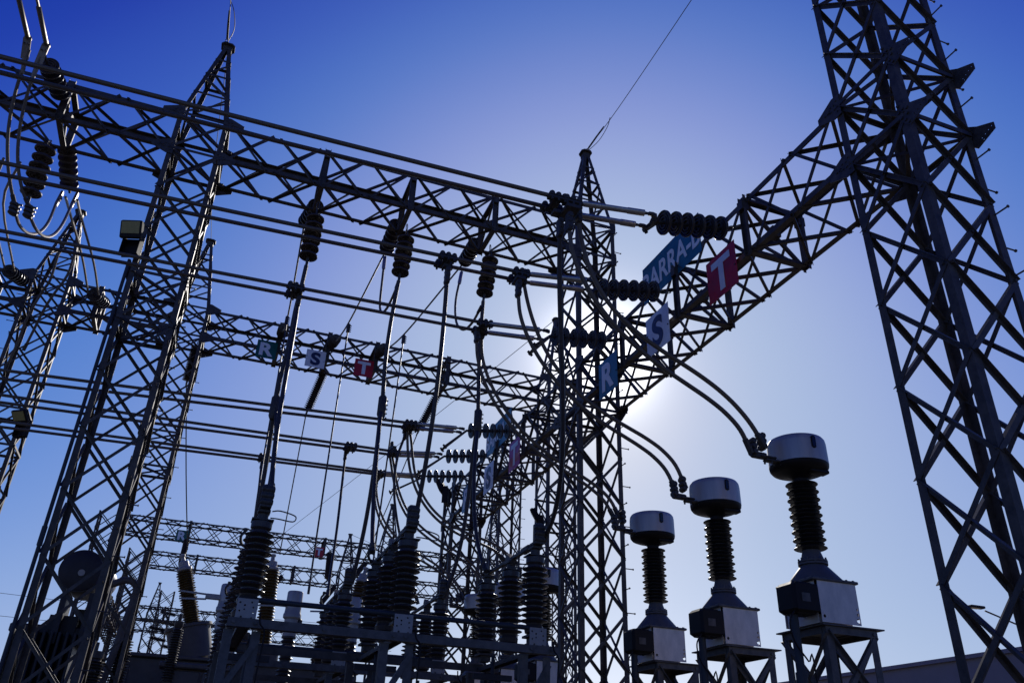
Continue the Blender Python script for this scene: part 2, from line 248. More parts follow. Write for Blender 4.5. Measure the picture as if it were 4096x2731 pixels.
CAB={'ctT_a':[(3.835,8.101,6.856),(3.891,8.122,6.556),(3.98,8.137,6.239),(4.114,8.152,5.943),(4.296,8.167,5.686),(4.525,8.184,5.477),(4.791,8.2,5.309),(5.082,8.215,5.171),(5.384,8.227,5.047),(5.682,8.235,4.917),(5.964,8.241,4.765),(6.218,8.249,4.58),(6.442,8.265,4.357),(6.636,8.3,4.102)],
'ctT_b':[(3.603,7.9,6.522),(3.656,7.931,6.217),(3.772,7.964,5.935),(3.936,7.999,5.679),(4.137,8.034,5.451),(4.367,8.068,5.252),(4.62,8.098,5.081),(4.89,8.124,4.933),(5.171,8.144,4.804),(5.457,8.161,4.683),(5.739,8.176,4.558),(6.004,8.198,4.413),(6.236,8.236,4.228),(6.413,8.304,3.979)],
'ctS_a':[(3.813,10.101,7.017),(3.891,10.117,6.7),(3.998,10.132,6.382),(4.139,10.146,6.076),(4.317,10.16,5.794),(4.532,10.175,5.546),(4.783,10.191,5.338),(5.063,10.207,5.169),(5.366,10.225,5.034),(5.678,10.242,4.922),(5.985,10.259,4.81),(6.267,10.275,4.67),(6.501,10.289,4.461),(6.658,10.3,4.13)],
'ctS_b':[(3.649,9.9,6.654),(3.699,9.925,6.331),(3.818,9.959,6.042),(3.987,9.995,5.779),(4.192,10.028,5.538),(4.425,10.057,5.322),(4.68,10.084,5.134),(4.953,10.11,4.976),(5.239,10.139,4.848),(5.532,10.172,4.742),(5.822,10.21,4.641),(6.093,10.249,4.52),(6.323,10.282,4.338),(6.482,10.297,4.036)],
'ctR_a':[(3.786,12.1,7.044),(3.818,12.116,6.71),(3.914,12.131,6.403),(4.058,12.147,6.118),(4.24,12.162,5.854),(4.453,12.178,5.613),(4.693,12.193,5.398),(4.958,12.207,5.212),(5.243,12.22,5.052),(5.542,12.232,4.915),(5.844,12.244,4.786),(6.131,12.257,4.645),(6.378,12.275,4.459),(6.549,12.301,4.184)],
'ctR_b':[(3.634,11.9,6.854),(3.681,11.929,6.531),(3.785,11.956,6.23),(3.935,11.984,5.952),(4.12,12.013,5.697),(4.337,12.043,5.468),(4.58,12.072,5.267),(4.846,12.1,5.094),(5.131,12.127,4.947),(5.428,12.153,4.818),(5.726,12.179,4.697),(6.012,12.209,4.563),(6.265,12.248,4.392),(6.459,12.302,4.146)],
'ctT2_a':[(3.78,17.201,7.129),(3.84,17.189,6.826),(3.894,17.185,6.519),(3.967,17.182,6.213),(4.075,17.177,5.918),(4.226,17.17,5.646),(4.423,17.159,5.408),(4.661,17.148,5.213),(4.934,17.137,5.062),(5.229,17.129,4.954),(5.533,17.122,4.873),(5.833,17.118,4.795),(6.113,17.112,4.681),(6.36,17.1,4.475)],
'ctT2_b':[(3.671,16.999,7.04),(3.709,17.011,6.732),(3.758,17.015,6.427),(3.833,17.017,6.128),(3.946,17.021,5.839),(4.101,17.028,5.572),(4.299,17.037,5.334),(4.535,17.048,5.135),(4.802,17.059,4.979),(5.091,17.068,4.863),(5.39,17.075,4.777),(5.688,17.08,4.7),(5.972,17.087,4.597),(6.232,17.099,4.418)],
'ctS2_a':[(3.739,19.0,7.298),(3.829,18.992,6.996),(3.912,18.979,6.667),(4.013,18.964,6.34),(4.151,18.949,6.035),(4.332,18.934,5.765),(4.559,18.92,5.535),(4.825,18.907,5.343),(5.119,18.896,5.181),(5.424,18.884,5.035),(5.72,18.872,4.885),(5.981,18.855,4.708),(6.18,18.832,4.475),(6.29,18.799,4.155)],
'ctS2_b':[(3.679,19.0,7.288),(3.761,18.991,6.986),(3.842,18.979,6.657),(3.941,18.966,6.326),(4.07,18.951,6.015),(4.239,18.937,5.735),(4.451,18.923,5.494),(4.704,18.91,5.293),(4.99,18.899,5.126),(5.297,18.888,4.98),(5.605,18.875,4.837),(5.887,18.858,4.671),(6.113,18.834,4.45),(6.243,18.798,4.134)],
'ctR2_a':[(3.832,21.0,7.0),(3.881,20.967,6.709),(3.967,20.932,6.404),(4.095,20.896,6.116),(4.265,20.86,5.863),(4.473,20.823,5.651),(4.714,20.785,5.475),(4.976,20.744,5.324),(5.25,20.7,5.185),(5.521,20.651,5.04),(5.776,20.596,4.875),(6.0,20.535,4.678),(6.179,20.47,4.444),(6.299,20.4,4.174)],
'ctR2_b':[(3.802,21.0,6.951),(3.828,20.968,6.648),(3.902,20.933,6.343),(4.023,20.898,6.057),(4.187,20.863,5.803),(4.389,20.828,5.585),(4.624,20.792,5.4),(4.883,20.753,5.243),(5.157,20.71,5.101),(5.433,20.662,4.962),(5.697,20.606,4.81),(5.931,20.544,4.629),(6.116,20.474,4.408),(6.229,20.4,4.134)],
'dr_R':[(0.538,12.0,6.88),(0.544,11.878,6.488),(0.544,11.77,6.093),(0.543,11.67,5.695),(0.542,11.574,5.295),(0.542,11.478,4.896),(0.547,11.378,4.498),(0.559,11.268,4.104),(0.579,11.145,3.713),(0.611,11.005,3.328)],
'dr_S':[(2.552,10.099,6.739),(2.574,10.163,6.341),(2.59,10.224,5.94),(2.601,10.287,5.537),(2.608,10.358,5.136),(2.612,10.441,4.739),(2.613,10.542,4.347),(2.613,10.666,3.964),(2.613,10.819,3.592),(2.613,11.006,3.233)],
'dr_T':[(3.563,8.112,6.579),(3.653,8.329,6.108),(3.762,8.546,5.631),(3.884,8.774,5.161),(4.014,9.025,4.711),(4.146,9.31,4.295),(4.277,9.64,3.925),(4.399,10.028,3.615),(4.509,10.485,3.379),(4.601,11.022,3.229)],
'st_R':[(0.65,14.0,8.93),(0.63,14.08,8.34),(0.61,14.16,7.92),(0.61,14.24,7.13),(0.58,14.32,6.63),(0.58,14.4,6.04)],
'st_S':[(2.52,14.0,9.06),(2.5,14.1,8.53),(2.49,14.2,7.97),(2.5,14.3,7.32),(2.56,14.4,6.43)],
'st_T':[(4.37,14.0,9.03),(4.4,14.13,8.38),(4.45,14.27,7.52),(4.53,14.4,6.51)],
'f1_R':[(0.581,14.399,6.02),(0.642,14.267,5.687),(0.682,14.139,5.348),(0.705,14.011,5.006),(0.713,13.878,4.666),(0.709,13.737,4.328),(0.696,13.583,3.998),(0.677,13.413,3.677),(0.656,13.221,3.369),(0.634,13.004,3.077)],
'f1_S':[(2.557,14.394,6.322),(2.522,14.206,5.997),(2.497,14.05,5.656),(2.481,13.917,5.304),(2.471,13.796,4.947),(2.464,13.676,4.588),(2.46,13.547,4.233),(2.455,13.397,3.888),(2.448,13.216,3.556),(2.436,12.993,3.243)],
'f1_T':[(4.535,14.399,6.249),(4.468,14.217,5.924),(4.416,14.074,5.576),(4.38,13.957,5.212),(4.357,13.85,4.842),(4.346,13.741,4.472),(4.344,13.616,4.111),(4.352,13.46,3.766),(4.366,13.259,3.446),(4.386,13.0,3.158)],
'f2_R':[(0.566,14.396,6.009),(0.598,14.54,5.682),(0.62,14.655,5.344),(0.633,14.748,4.998),(0.64,14.83,4.648),(0.64,14.91,4.298),(0.637,14.997,3.949),(0.63,15.101,3.608),(0.622,15.23,3.276),(0.614,15.395,2.958)],
'f2_S':[(2.54,14.398,6.309),(2.566,14.492,5.962),(2.587,14.586,5.613),(2.604,14.683,5.264),(2.614,14.783,4.916),(2.619,14.889,4.57),(2.617,15.001,4.225),(2.606,15.122,3.885),(2.588,15.252,3.549),(2.56,15.394,3.218)],
'f2_T':[(4.508,14.394,6.247),(4.516,14.518,5.906),(4.527,14.622,5.557),(4.536,14.715,5.203),(4.54,14.801,4.847),(4.535,14.889,4.493),(4.519,14.985,4.143),(4.487,15.096,3.8),(4.436,15.229,3.466),(4.363,15.391,3.146)],
'tap_S':[(2.26,19.206,10.698),(2.242,19.08,9.869),(2.219,18.912,9.05),(2.194,18.714,8.239),(2.166,18.497,7.433),(2.139,18.271,6.628),(2.113,18.049,5.822),(2.091,17.841,5.012),(2.072,17.659,4.195),(2.06,17.513,3.366)],
'tap_T':[(3.778,19.199,10.7),(3.732,19.028,9.881),(3.685,18.86,9.061),(3.636,18.692,8.242),(3.586,18.519,7.423),(3.534,18.34,6.606),(3.48,18.151,5.792),(3.424,17.95,4.981),(3.367,17.733,4.174),(3.307,17.496,3.371)],
'tap_R':[(0.659,19.194,10.542),(0.677,19.001,9.865),(0.686,18.814,9.187),(0.69,18.631,8.507),(0.691,18.451,7.827),(0.691,18.27,7.147),(0.693,18.086,6.468),(0.701,17.898,5.79),(0.716,17.702,5.114),(0.741,17.496,4.441)],
'a_S':[(2.65,19.2,7.02),(2.61,18.6,5.05),(2.52,18.0,4.01),(2.44,17.4,3.33)],
'a_T':[(3.686,17.3,7.045),(3.583,17.303,6.607),(3.549,17.311,6.179),(3.574,17.323,5.761),(3.646,17.337,5.35),(3.756,17.352,4.947),(3.894,17.367,4.548),(4.048,17.381,4.153),(4.208,17.393,3.761),(4.364,17.401,3.369)],
'a_R':[(0.79,21.0,7.09),(0.81,19.8,5.81),(0.78,18.6,4.72),(0.73,17.4,3.75)],
'sp_S':[(2.55,16.45,11.4),(2.25,19.23,10.78),(2.23,22.0,11.52)],
'sp_T':[(4.56,16.45,11.62),(3.79,19.23,10.79),(3.69,22.0,11.54)],
'sp_R':[(0.54,16.45,11.64),(0.67,19.23,10.64),(0.7,22.0,11.55)],
'lp_S':[(2.53,16.3,11.14),(2.48,15.92,10.26),(2.44,15.53,9.32),(2.45,15.15,8.91),(2.49,14.77,8.85),(2.52,14.38,8.96),(2.51,14.0,9.0)],
'lp_T':[(4.48,16.3,11.22),(4.26,15.84,10.07),(4.19,15.38,9.21),(4.24,14.92,8.78),(4.3,14.46,8.74),(4.33,14.0,8.88)],
'l_a':[(-4.942,13.005,11.553),(-4.973,13.15,11.263),(-4.998,13.3,10.975),(-5.006,13.444,10.684),(-4.992,13.577,10.387),(-4.953,13.699,10.084),(-4.888,13.815,9.783),(-4.803,13.939,9.493),(-4.705,14.088,9.23),(-4.605,14.285,9.012)],
'l_b':[(-4.722,13.006,11.453),(-4.755,13.114,11.154),(-4.784,13.259,10.875),(-4.8,13.416,10.6),(-4.798,13.57,10.324),(-4.772,13.714,10.043),(-4.719,13.847,9.76),(-4.635,13.976,9.486),(-4.518,14.116,9.233),(-4.368,14.289,9.024)],
'j_a':[(-4.602,14.396,8.961),(-4.565,14.731,8.899),(-4.508,15.039,8.949),(-4.454,15.308,9.093),(-4.419,15.533,9.308),(-4.409,15.715,9.575),(-4.426,15.865,9.871),(-4.461,16.003,10.174),(-4.5,16.153,10.461),(-4.519,16.351,10.708)],
'j_b':[(-4.367,14.394,8.952),(-4.282,14.738,8.887),(-4.217,15.042,8.948),(-4.173,15.303,9.107),(-4.152,15.522,9.336),(-4.15,15.704,9.613),(-4.164,15.861,9.913),(-4.189,16.006,10.218),(-4.217,16.162,10.508),(-4.238,16.352,10.767)],
'far_a':[(-4.43,16.35,10.78),(-4.61,17.98,11.34),(-4.48,19.62,11.28),(-4.44,21.25,11.2)],
'far_b':[(-4.2,16.35,10.78),(-4.41,17.98,11.4),(-4.2,19.62,11.21),(-4.18,21.25,11.19)],
'up_a':[(-5.01,12.9,11.74),(-4.92,12.1,11.48),(-4.75,11.3,11.01),(-4.59,10.5,10.6)],
'up_b':[(-4.69,12.9,11.7),(-4.71,12.1,11.58),(-4.54,11.3,11.11),(-4.41,10.5,10.7)],
'low_a':[(-5.37,21.0,12.08),(-5.4,21.24,11.34),(-5.54,21.48,11.09),(-5.72,21.72,10.37),(-5.79,21.96,9.72),(-5.9,22.2,9.0)],
'low_b':[(-5.0,21.0,12.18),(-5.05,21.24,11.59),(-5.26,21.48,11.08),(-5.42,21.72,10.67),(-5.53,21.96,10.24),(-5.66,22.2,9.65)]}
# ---------------------------------------------------------------- ground
g = MB().add([(-400,-200,GZ),(400,-200,GZ),(400,900,GZ),(-400,900,GZ)], [(0,1,2,3)])
tagit(part('ground', g, GRAV), kind='structure')

# ---------------------------------------------------------------- lattice towers
A = .5
def gusset(mb, base, out, up, nrm, L_=.30, h=.16, bolts=True, sgn=1):
    # plate on a leg face: 'out' points along the girder it carries
    o = V(base)+V(nrm)*.012
    poly = [(-.02,-h),(.11,-h*1.05),(L_,-.055),(L_,.055),(.11,h*1.05),(-.02,h)]
    if V(out).cross(V(up)).dot(V(nrm)) < 0: poly = poly[::-1]
    n = V(nrm); P = [o+V(out)*x+V(up)*y for x, y in poly]; Q = [p+n*.012 for p in P]; k = len(P)
    mb.add(P+Q, [tuple(range(k))[::-1], tuple(range(k, 2*k))]+[(i, (i+1)%k, k+(i+1)%k, k+i) for i in range(k)])
    if bolts:
        for x, y in [q for q in [(.04,-.09),(.04,.09),(.085,-.03),(.085,.05),(.15,-.02),(.15,.06),(.21,0),(.26,0),(.03,0)] if q[0] < L_-.03]:
            mb.bolt(o+V(out)*x+V(up)*y+n*.011, n, .014, .014)
def tower(name, label, cx, cy, levels, peak=True, girders=(), legw=.10, brw=.052, bolts=True, bar_leg=(1,-1), peak_shift=(0,0), proud=False, top_extra=None, group='lattice towers'):
    t = thing(name, label, 'lattice tower', (cx, cy, GZ), None, group)
    z = [q-GZ for q in levels]; top = z[-1]
    legs = {}
    for sx in (-1, 1):
        for sy in (-1, 1):
            mb = MB().ang((sx*A, sy*A, 0), (sx*A, sy*A, top), V((-sx,0,0)), V((0,-sy,0)), legw, .011)
            mb.box((sx*(A-.04), sy*(A-.04), .02), (.24, .24, .04))
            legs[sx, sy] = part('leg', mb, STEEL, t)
    faces = [((-1,-1),(1,-1),V((0,1,0))), ((1,-1),(1,1),V((-1,0,0))), ((1,1),(-1,1),V((0,-1,0))), ((-1,1),(-1,-1),V((1,0,0)))]
    for (a, b, n) in faces:
        mb = MB(); pa = V((a[0]*A, a[1]*A, 0)); pb = V((b[0]*A, b[1]*A, 0)); d = (pb-pa).normalized()
        pa += d*.02; pb -= d*.02
        for i in range(len(z)-1):
            z0, z1 = V((0,0,z[i])), V((0,0,z[i+1]))
            mb.brace(pa+z0, pb+z1, n, brw, off=-.009); mb.brace(pb+z0, pa+z1, -n, brw, off=-.020)
            if bolts and i > len(z)-9:
                for q in (pa+z0+d*.03, pb+z0-d*.03, (pa+pb)/2+(z0+z1)/2): mb.bolt(q-n*.012, -n, .017, .016)
        for q in levels:
            if any(abs(q-k) < .02 for k in top_extra or ()):
                mb.brace(pa+V((0,0,q-GZ)), pb+V((0,0,q-GZ)), n, .06, off=-.03)
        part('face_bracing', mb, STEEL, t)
    # plan bracing and gussets where girders meet the tower
    for (lv, axis, signs) in girders:
        q = lv-GZ; mb = MB(); mb.brace((-A,-A,q), (A,A,q), V((0,0,1)), .05); mb.brace((A,-A,q), (-A,A,q), V((0,0,-1)), .05, off=.004)
        part('plan_bracing', mb, STEEL, t)
        for sx in (-1, 1):
            for sy in (-1, 1):
                s = sx if axis == 'x' else sy
                outd = (V((s,0,0)) if axis == 'x' else V((0,s,0))); nr = V((0,sy,0)) if axis == 'x' else V((sx,0,0))
                mb = MB(); base = V((sx*A, sy*A, q))-outd*.09
                if proud and axis == 'y' and sy < 0:
                    e1 = V((0,-1,0)); pl = [(-.11,0),(-.03,-.15),(.03,-.215),(.30,-.115),(.302,-.02),(.095,.085),(0,.16),(-.08,.26)]
                    mb.plate(pl, V((sx*A, sy*A, q))+V((sx*.012,0,0)), e1, Z_, .012 if e1.cross(Z_).x*sx > 0 else -.012, [(.115+.05*i,-.115+.022*i,.010) for i in range(4)]+[(.13,-.150,.010)])
                    for x, y in ((-.07,.16),(-.08,.06),(-.06,-.04),(-.02,.08),(-.01,-.10),(.03,-.16),(.03,-.03),(.04,.05)): mb.bolt(V((sx*(A+.022), sy*A-x, q+y)), V((sx,0,0)), .02, .02)
                else: gusset(mb, base, outd, Z_, nr, .40 if s in signs else .12, .17, bolts)
                part('gusset_plate', mb, STEEL, t)
    if peak:
        pz = 14.70-GZ; px, py = peak_shift; c = .065
        pl = {}
        for sx in (-1, 1):
            for sy in (-1, 1):
                a = V((sx*A, sy*A, top)); b = V((px+sx*c, py+sy*c, pz)); pl[sx, sy] = (a, b); d = (b-a).normalized()
                e1 = V((-sx,0,0)); e1 = (e1-d*e1.dot(d)).normalized(); e2 = V((0,-sy,0)); e2 = (e2-d*e2.dot(d)-e1*e2.dot(e1)).normalized()
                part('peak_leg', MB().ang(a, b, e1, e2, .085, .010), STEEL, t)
        for (a, b, n) in faces:
            mb = MB(); P = lambda k, s: pl[k][0].lerp(pl[k][1], s)
            ss = [0, .30, .56, .78]
            for i in range(len(ss)-1):
                if i % 2 == 0: mb.brace(P(a, ss[i]), P(b, ss[i+1]-.04), n, .045, off=-.008)
                else: mb.brace(P(b, ss[i]), P(a, ss[i+1]-.04), n, .045, off=-.008)
                mb.brace(P(a, ss[i+1]), P(b, ss[i+1]), n, .05, off=-.008)
            part('peak_bracing', mb, STEEL, t)
        cb = MB(); cb.ext([(-.15,-.09),(-.09,-.15),(.09,-.15),(.15,-.09),(.15,.09),(.09,.15),(-.09,.15),(-.15,.09)], (px,py,pz-.01), (px,py,pz+.03), X_, Y_)
        for s in (-1, 1): cb.box((px+s*.085, py, pz-.07), (.012, .2, .13)); cb.box((px, py+s*.085, pz-.07), (.2, .012, .13))
        part('peak_cap', cb, STEEL, t)
    # step bolts up one leg
    sx, sy = bar_leg; lg = legs[bar_leg]; zz = 3.0; k = 0; stepm = None
    while zz < top-.1:
        d = V((sx,0,0)) if k % 2 == 0 else V((0,sy,0))
        p = V((sx*A, sy*A, zz))-V((sx*.03 if k % 2 else 0, sy*.03 if k % 2 == 0 else 0, 0)); mb = MB().cyl(p, p+d*.17, .010, n=6); mb.cyl(p+d*.17, p+d*.185, .019, n=6); mb.cyl(p-d*.02, p-d*.005, .02, n=6)
        part('step_bolt', mb, STEEL, lg); zz += .42; k += 1
    return t
def lv(base, step, n): return [base-step*i for i in range(n)][::-1]
LOW = [GZ+.1]+lv(7.13, 1.06, 9)
MID = [8.12, 9.12, 10.12, 11.12, 12.05]
EX = (7.13, 8.12, 11.12, 12.05)
GB = [(7.13,'y',(1,-1)), (8.12,'y',(1,-1))]
TX1, TY1 = 7.174, 14.69
tower('lattice_tower', 'tall lattice tower at the right edge, nearest of all, its top cut off', TX1, 5.512, LOW+MID, True, [(7.13,'y',(1,)), (8.12,'y',(1,)), (11.12,'x',(-1,)), (12.05,'x',(-1,))], .106, .060, True, (1,-1), proud=True, top_extra=EX)
tower('lattice_tower', 'central lattice tower with a pointed top, the sun shining behind it', TX1, TY1, [GZ+.1]+lv(7.13,1.048,9)+MID, True, GB+[(11.12,'x',(-1,)),(12.05,'x',(-1,))], .10, .052, True, (1,-1), top_extra=EX)
tower('lattice_tower', 'large pointed lattice tower on the left with a floodlight half way up', -1.93, TY1, LOW+MID, True, [(7.13,'y',()),(8.12,'y',()),(11.12,'x',(1,-1)),(12.05,'x',(1,-1))], .10, .052, True, (1,-1), top_extra=EX)
tower('lattice_tower', 'flat-topped lattice tower without a peak, under the far end of the farther signed girder', TX1, 23.87, LOW+[8.12], False, [(7.13,'y',(-1,)),(8.12,'y',(-1,))], .10, .052, False, (-1,-1), top_extra=EX)
tower('lattice_tower', 'pointed lattice tower seen just right of and behind the large left tower', -1.93, 22.93, LOW+MID, True, [(7.13,'y',()),(8.12,'y',()),(11.12,'x',(1,-1)),(12.05,'x',(1,-1))], .095, .05, False, (1,-1), top_extra=EX)
tower('lattice_tower', 'lattice tower at the left edge with cables running down past its peak', -5.68, 22.93, LOW+MID, True, [(11.12,'x',(1,-1)),(12.05,'x',(1,-1))], .095, .05, False, (-1,-1), top_extra=EX)
tower('lattice_tower', 'pointed lattice tower half hidden behind the left side of the central tower', 9.95, 22.93, LOW+MID, True, [(11.12,'x',(-1,)),(12.05,'x',(-1,))], .095, .05, False, (1,-1), top_extra=EX)
FL = [GZ+.1]+lv(7.13,1.47,6)+[8.12,9.12,10.12,11.12,12.05]
for lb, x, y, pk in (('far lattice tower at the left end of the distant girder with tiny signs', -5.4, 47.2, False),
                 ('far pointed lattice tower at the right end of the distant girder with tiny signs', 9.75, 47.2, True),
                 ('far lattice tower at the left end of the second distant girder, without signs', -4.2, 55.1, False),
                 ('smaller far pointed lattice tower ending the second distant girder, without signs', 8.7, 55.1, True),
                 ('small pointed lattice tower far behind the leaning brown bushing', -3.6, 79.0, True),
                 ('far lattice tower behind the right legs of the central tower, on the distant girder', 21.0, 47.2, True),
                 ('far lattice tower in the gap between left tower and leaning bushing', -4.6, 62.0, False),
                 ('faint lattice tower low behind the bent grey pipe', -2.4, 68.0, False),
                 ('lattice tower seen through the lower legs of the central tower', 11.2, 31.0, True),
                 ('thin far lattice tower right behind the lower legs of the central tower', 15.2, 44.0, True)):
    tower('lattice_tower', lb, x, y, FL, pk, (), .09, .05, False)

# ---------------------------------------------------------------- lattice girders
def girder(label, p0, p1, zb, zt, n, posts=(), chord=.09, brw=.05, bolts=False, post_w=.13):
    p0, p1 = V(p0), V(p1); d = (p1-p0).normalized(); s = V((-d.y, d.x, 0)); Lg = (p1-p0).length; h = zt-zb
    mid = (p0+p1)/2; t = thing('lattice_girder', label, 'lattice girder', (mid.x, mid.y, zb), None, 'lattice girders')
    P = lambda u, sd_, k: d*(u-Lg/2)+s*(sd_*A)+Z_*(h*k)
    for sd_ in (-1, 1):
        for k in (0, 1):
            part('chord', MB().ang(P(0,sd_,k), P(Lg,sd_,k), s*-sd_, Z_*(1-2*k), chord, .010), STEEL, t)
    st = Lg/n
    fc = [(lambda u: P(u,-1,0), lambda u: P(u,-1,1), s), (lambda u: P(u,1,0), lambda u: P(u,1,1), -s),
          (lambda u: P(u,-1,0), lambda u: P(u,1,0), Z_), (lambda u: P(u,-1,1), lambda u: P(u,1,1), -Z_)]
    for fa, fb, nn in fc:
        mb = MB(); sh = (fb(0)-fa(0)).normalized()
        for i in range(n):
            u0, u1 = i*st+.07, (i+1)*st-.07
            a0, b0, a1, b1 = fa(u0)+sh*.03, fb(u0)-sh*.03, fa(u1)+sh*.03, fb(u1)-sh*.03
            mb.brace(a0-sh*.055, b1+sh*.055, nn, brw, off=-.008); mb.brace(b0+sh*.055, a1-sh*.055, -nn, brw, off=-.016)
            if bolts:
                for q in (a0, b0, a1, b1, (a0+b1)/2): mb.bolt(q-nn*.01, -nn, .014, .015)
        part('face_bracing', mb, STEEL, t)
    for u in posts:
        for sd_ in (-1, 1):
            mb = MB().chan(P(u,sd_,0)+s*sd_*.012-Z_*.05, P(u,sd_,1)+s*sd_*.012+Z_*.05, s*sd_, post_w, .05, .008); mb.box(P(u,sd_,.86)+s*sd_*.03, (.12,.12,.16) if bolts else (.1,.1,.12))
            part('hanger_post', mb, STEEL, t)
        for k in (0, 1): part('cross_channel', MB().chan(P(u,-1,k)+Z_*(.012-.024*(1-k)), P(u,1,k)+Z_*(.012-.024*(1-k)), Z_*(1-2*k), .11, .05, .008), STEEL, t)
        mb = MB(); mb.brace(P(u,-1,0), P(u,1,1), d, .05); mb.brace(P(u,1,0), P(u,-1,1), -d, .05, off=.005); mb.box(P(u,0,.5), (.14,.14,.18)); part('diaphragm', mb, STEEL, t)
    return t
girder('near lattice girder from central to right tower, carrying the largest signs', (TX1,14.19,0), (TX1,6.012,0), 7.13, 8.12, 8, [2.09,4.09,6.09], .09, .05, True)
girder('lattice girder behind the central tower carrying the second big R S T signs', (TX1,15.19,0), (TX1,23.37,0), 7.13, 8.12, 8, [2.09,4.09,6.09])
girder('long high lattice girder between the left tower and the central tower', (-1.43,TY1,0), (6.674,TY1,0), 11.12, 12.05, 8, [2.10,4.05,6.02], .09, .05, True)
girder('high lattice girder entering at the left edge and ending at the large left tower', (-10.9,TY1,0), (-2.43,TY1,0), 11.12, 12.05, 8, [6.45,4.4], .09, .05, True)
girder('lattice girder with small square R S T signs, farther than the long high one', (-1.43,22.93,0), (9.45,22.93,0), 11.12, 12.05, 11, [2.10,3.56,5.05,7.38])
girder('short lattice girder between the two towers behind the large left tower', (-5.18,22.93,0), (-2.43,22.93,0), 11.12, 12.05, 3, [.8])
girder('lattice girder running out of the left edge from the tower behind', (-13,22.93,0), (-6.18,22.93,0), 11.12, 12.05, 7, [5.9])
girder('distant lattice girder low in the picture with tiny R and T signs', (-4.9,47.2,0), (9.25,47.2,0), 11.12, 12.05, 13, [3.6,7.1,10.9], .08, .045)
girder('second distant lattice girder just under the one with tiny signs', (-3.7,55.1,0), (8.2,55.1,0), 11.12, 12.05, 11, [3,6.5,9], .08, .045)
girder('third distant lattice girder near the bottom left', (-9,79,0), (11,79,0), 10.6, 11.6, 16, [6,9], .08, .05)
girder('distant lattice girder passing behind the lower legs of the central tower', (10.25,47.2,0), (20.5,47.2,0), 11.12, 12.05, 10, [3,7], .08, .045)
girder('second distant lattice girder passing behind the lower legs of the central tower', (9.2,55.1,0), (21,55.1,0), 11.12, 12.05, 11, [4,8], .08, .045)
girder('low distant girder seen almost end on behind the left tower foot', (-4.9,47.7,0), (-4.7,61.5,0), 7.2, 8.1, 13, [3,5,7,9], .08, .05)
girder('lower crossing girder in the far bay left of the leaning bushing', (-4.1,62,0), (3.5,62,0), 9.0, 9.9, 9, [2,4], .08, .05)
girder('faint low girder near the horizon at the lower left', (-1.9,68,0), (9,68,0), 6.6, 7.5, 11, [], .08, .05)
# ---------------------------------------------------------------- insulator strings
DISCP = [(.012,0),(.036,.0),(.046,.02),(.05,.06),(.075,.075),(.125,.082),(.168,.092),(.182,.104),(.184,.132),(.176,.142),(.163,.140),(.155,.122),(.140,.118),(.134,.140),(.118,.141),(.112,.118),(.094,.116),(.088,.138),(.072,.138),(.066,.112),(.03,.11),(.022,.125),(.018,.19),(.012,.195)]
DISC_ME = MB().lathe(DISCP, n=26).mesh('disc', PORC)
def rot_to(d): return V(d).to_track_quat('Z', 'Y')
def string(label, att, first, last, n=6, group='porcelain disc strings', yoke=None, flip=False):
    # att: fixing on the steelwork; first/last: discs nearest the steel / nearest the wire
    att, first, last = V(att), V(first), V(last); d = (last-first).normalized(); st = (last-first).length/(n-1)
    t = thing('insulator_string', label, 'insulator string', first, rot_to(d), group)
    inv = (Matrix.Translation(first) @ rot_to(d).to_matrix().to_4x4()).inverted()
    for i in range(n):
        o = part('disc', DISC_ME, None, t); o.location = (0, 0, (i)*st-.11); o.scale = (1, 1, max(.8, st/.195)); o.rotation_euler[2] = i*.7
        if flip: o.rotation_euler[0] = math.pi; o.location.z += .22
    a = inv @ att; mb = MB(); k = V((0,0,-.11)); m1 = a.lerp(k, .5)
    for q0, q1, e in ((a, m1, X_), (m1, k, Y_)):
        dd = (q1-q0); ln = dd.length; u = dd.normalized(); e = (e-u*e.dot(u)).normalized(); ww = .028
        lp = [q0+e*ww*math.sin(x)*1.0+u*(ln/2-math.cos(x)*(ln/2+.012)) for x in [i*2*math.pi/12 for i in range(13)]]
        mb.tube(lp, .010, 6)
    part('shackle_link', mb, CAST, t)
    e = V((0,0,(n-1)*st+.07)); mb = MB().cyl(e-V((0,0,.03)), e+V((0,0,.06 if yoke else .17)), .030, n=8); part('ball_fitting', mb, CAST, t)
    if yoke:
        c = e+V((0,0,.05)); q = [inv @ V(y) for y in yoke]; m = (q[0]+q[1])/2; e1 = (q[1]-q[0]); ww = e1.length/2; e1.normalize()
        e2 = (m-c); hh = e2.length; e2 = (e2-e1*e2.dot(e1)).normalized(); nn = e1.cross(e2)
        mb = MB().ext([(-.03,0),(.03,0),(ww+.03,hh-.10),(ww+.035,hh-.04),(ww-.02,hh-.03),(0,hh-.07),(-ww+.02,hh-.03),(-ww-.035,hh-.04),(-ww-.03,hh-.10)], c-nn*.024, c+nn*.024, e1, e2)
        for s_ in (-1, 1): mb.cyl(c+e1*s_*ww+e2*(hh-.06)-nn*.06, c+e1*s_*ww+e2*(hh-.06)+nn*.06, .026, n=8)
        part('yoke_plate', mb, CAST, t)
    return t
ROD = [(.02,0),(.03,.0),(.03,.06)]
for i in range(20):
    z = .06+i*.0445; ROD += [(.085,z),(.095,z+.008),(.155,z+.020),(.158,z+.028),(.140,z+.034),(.088,z+.042)]
ROD += [(.03,.95),(.03,1.02),(.015,1.03)]
ROD_ME = MB().lathe(ROD, n=16).mesh('shed_body', PORC)
LAST = [None]
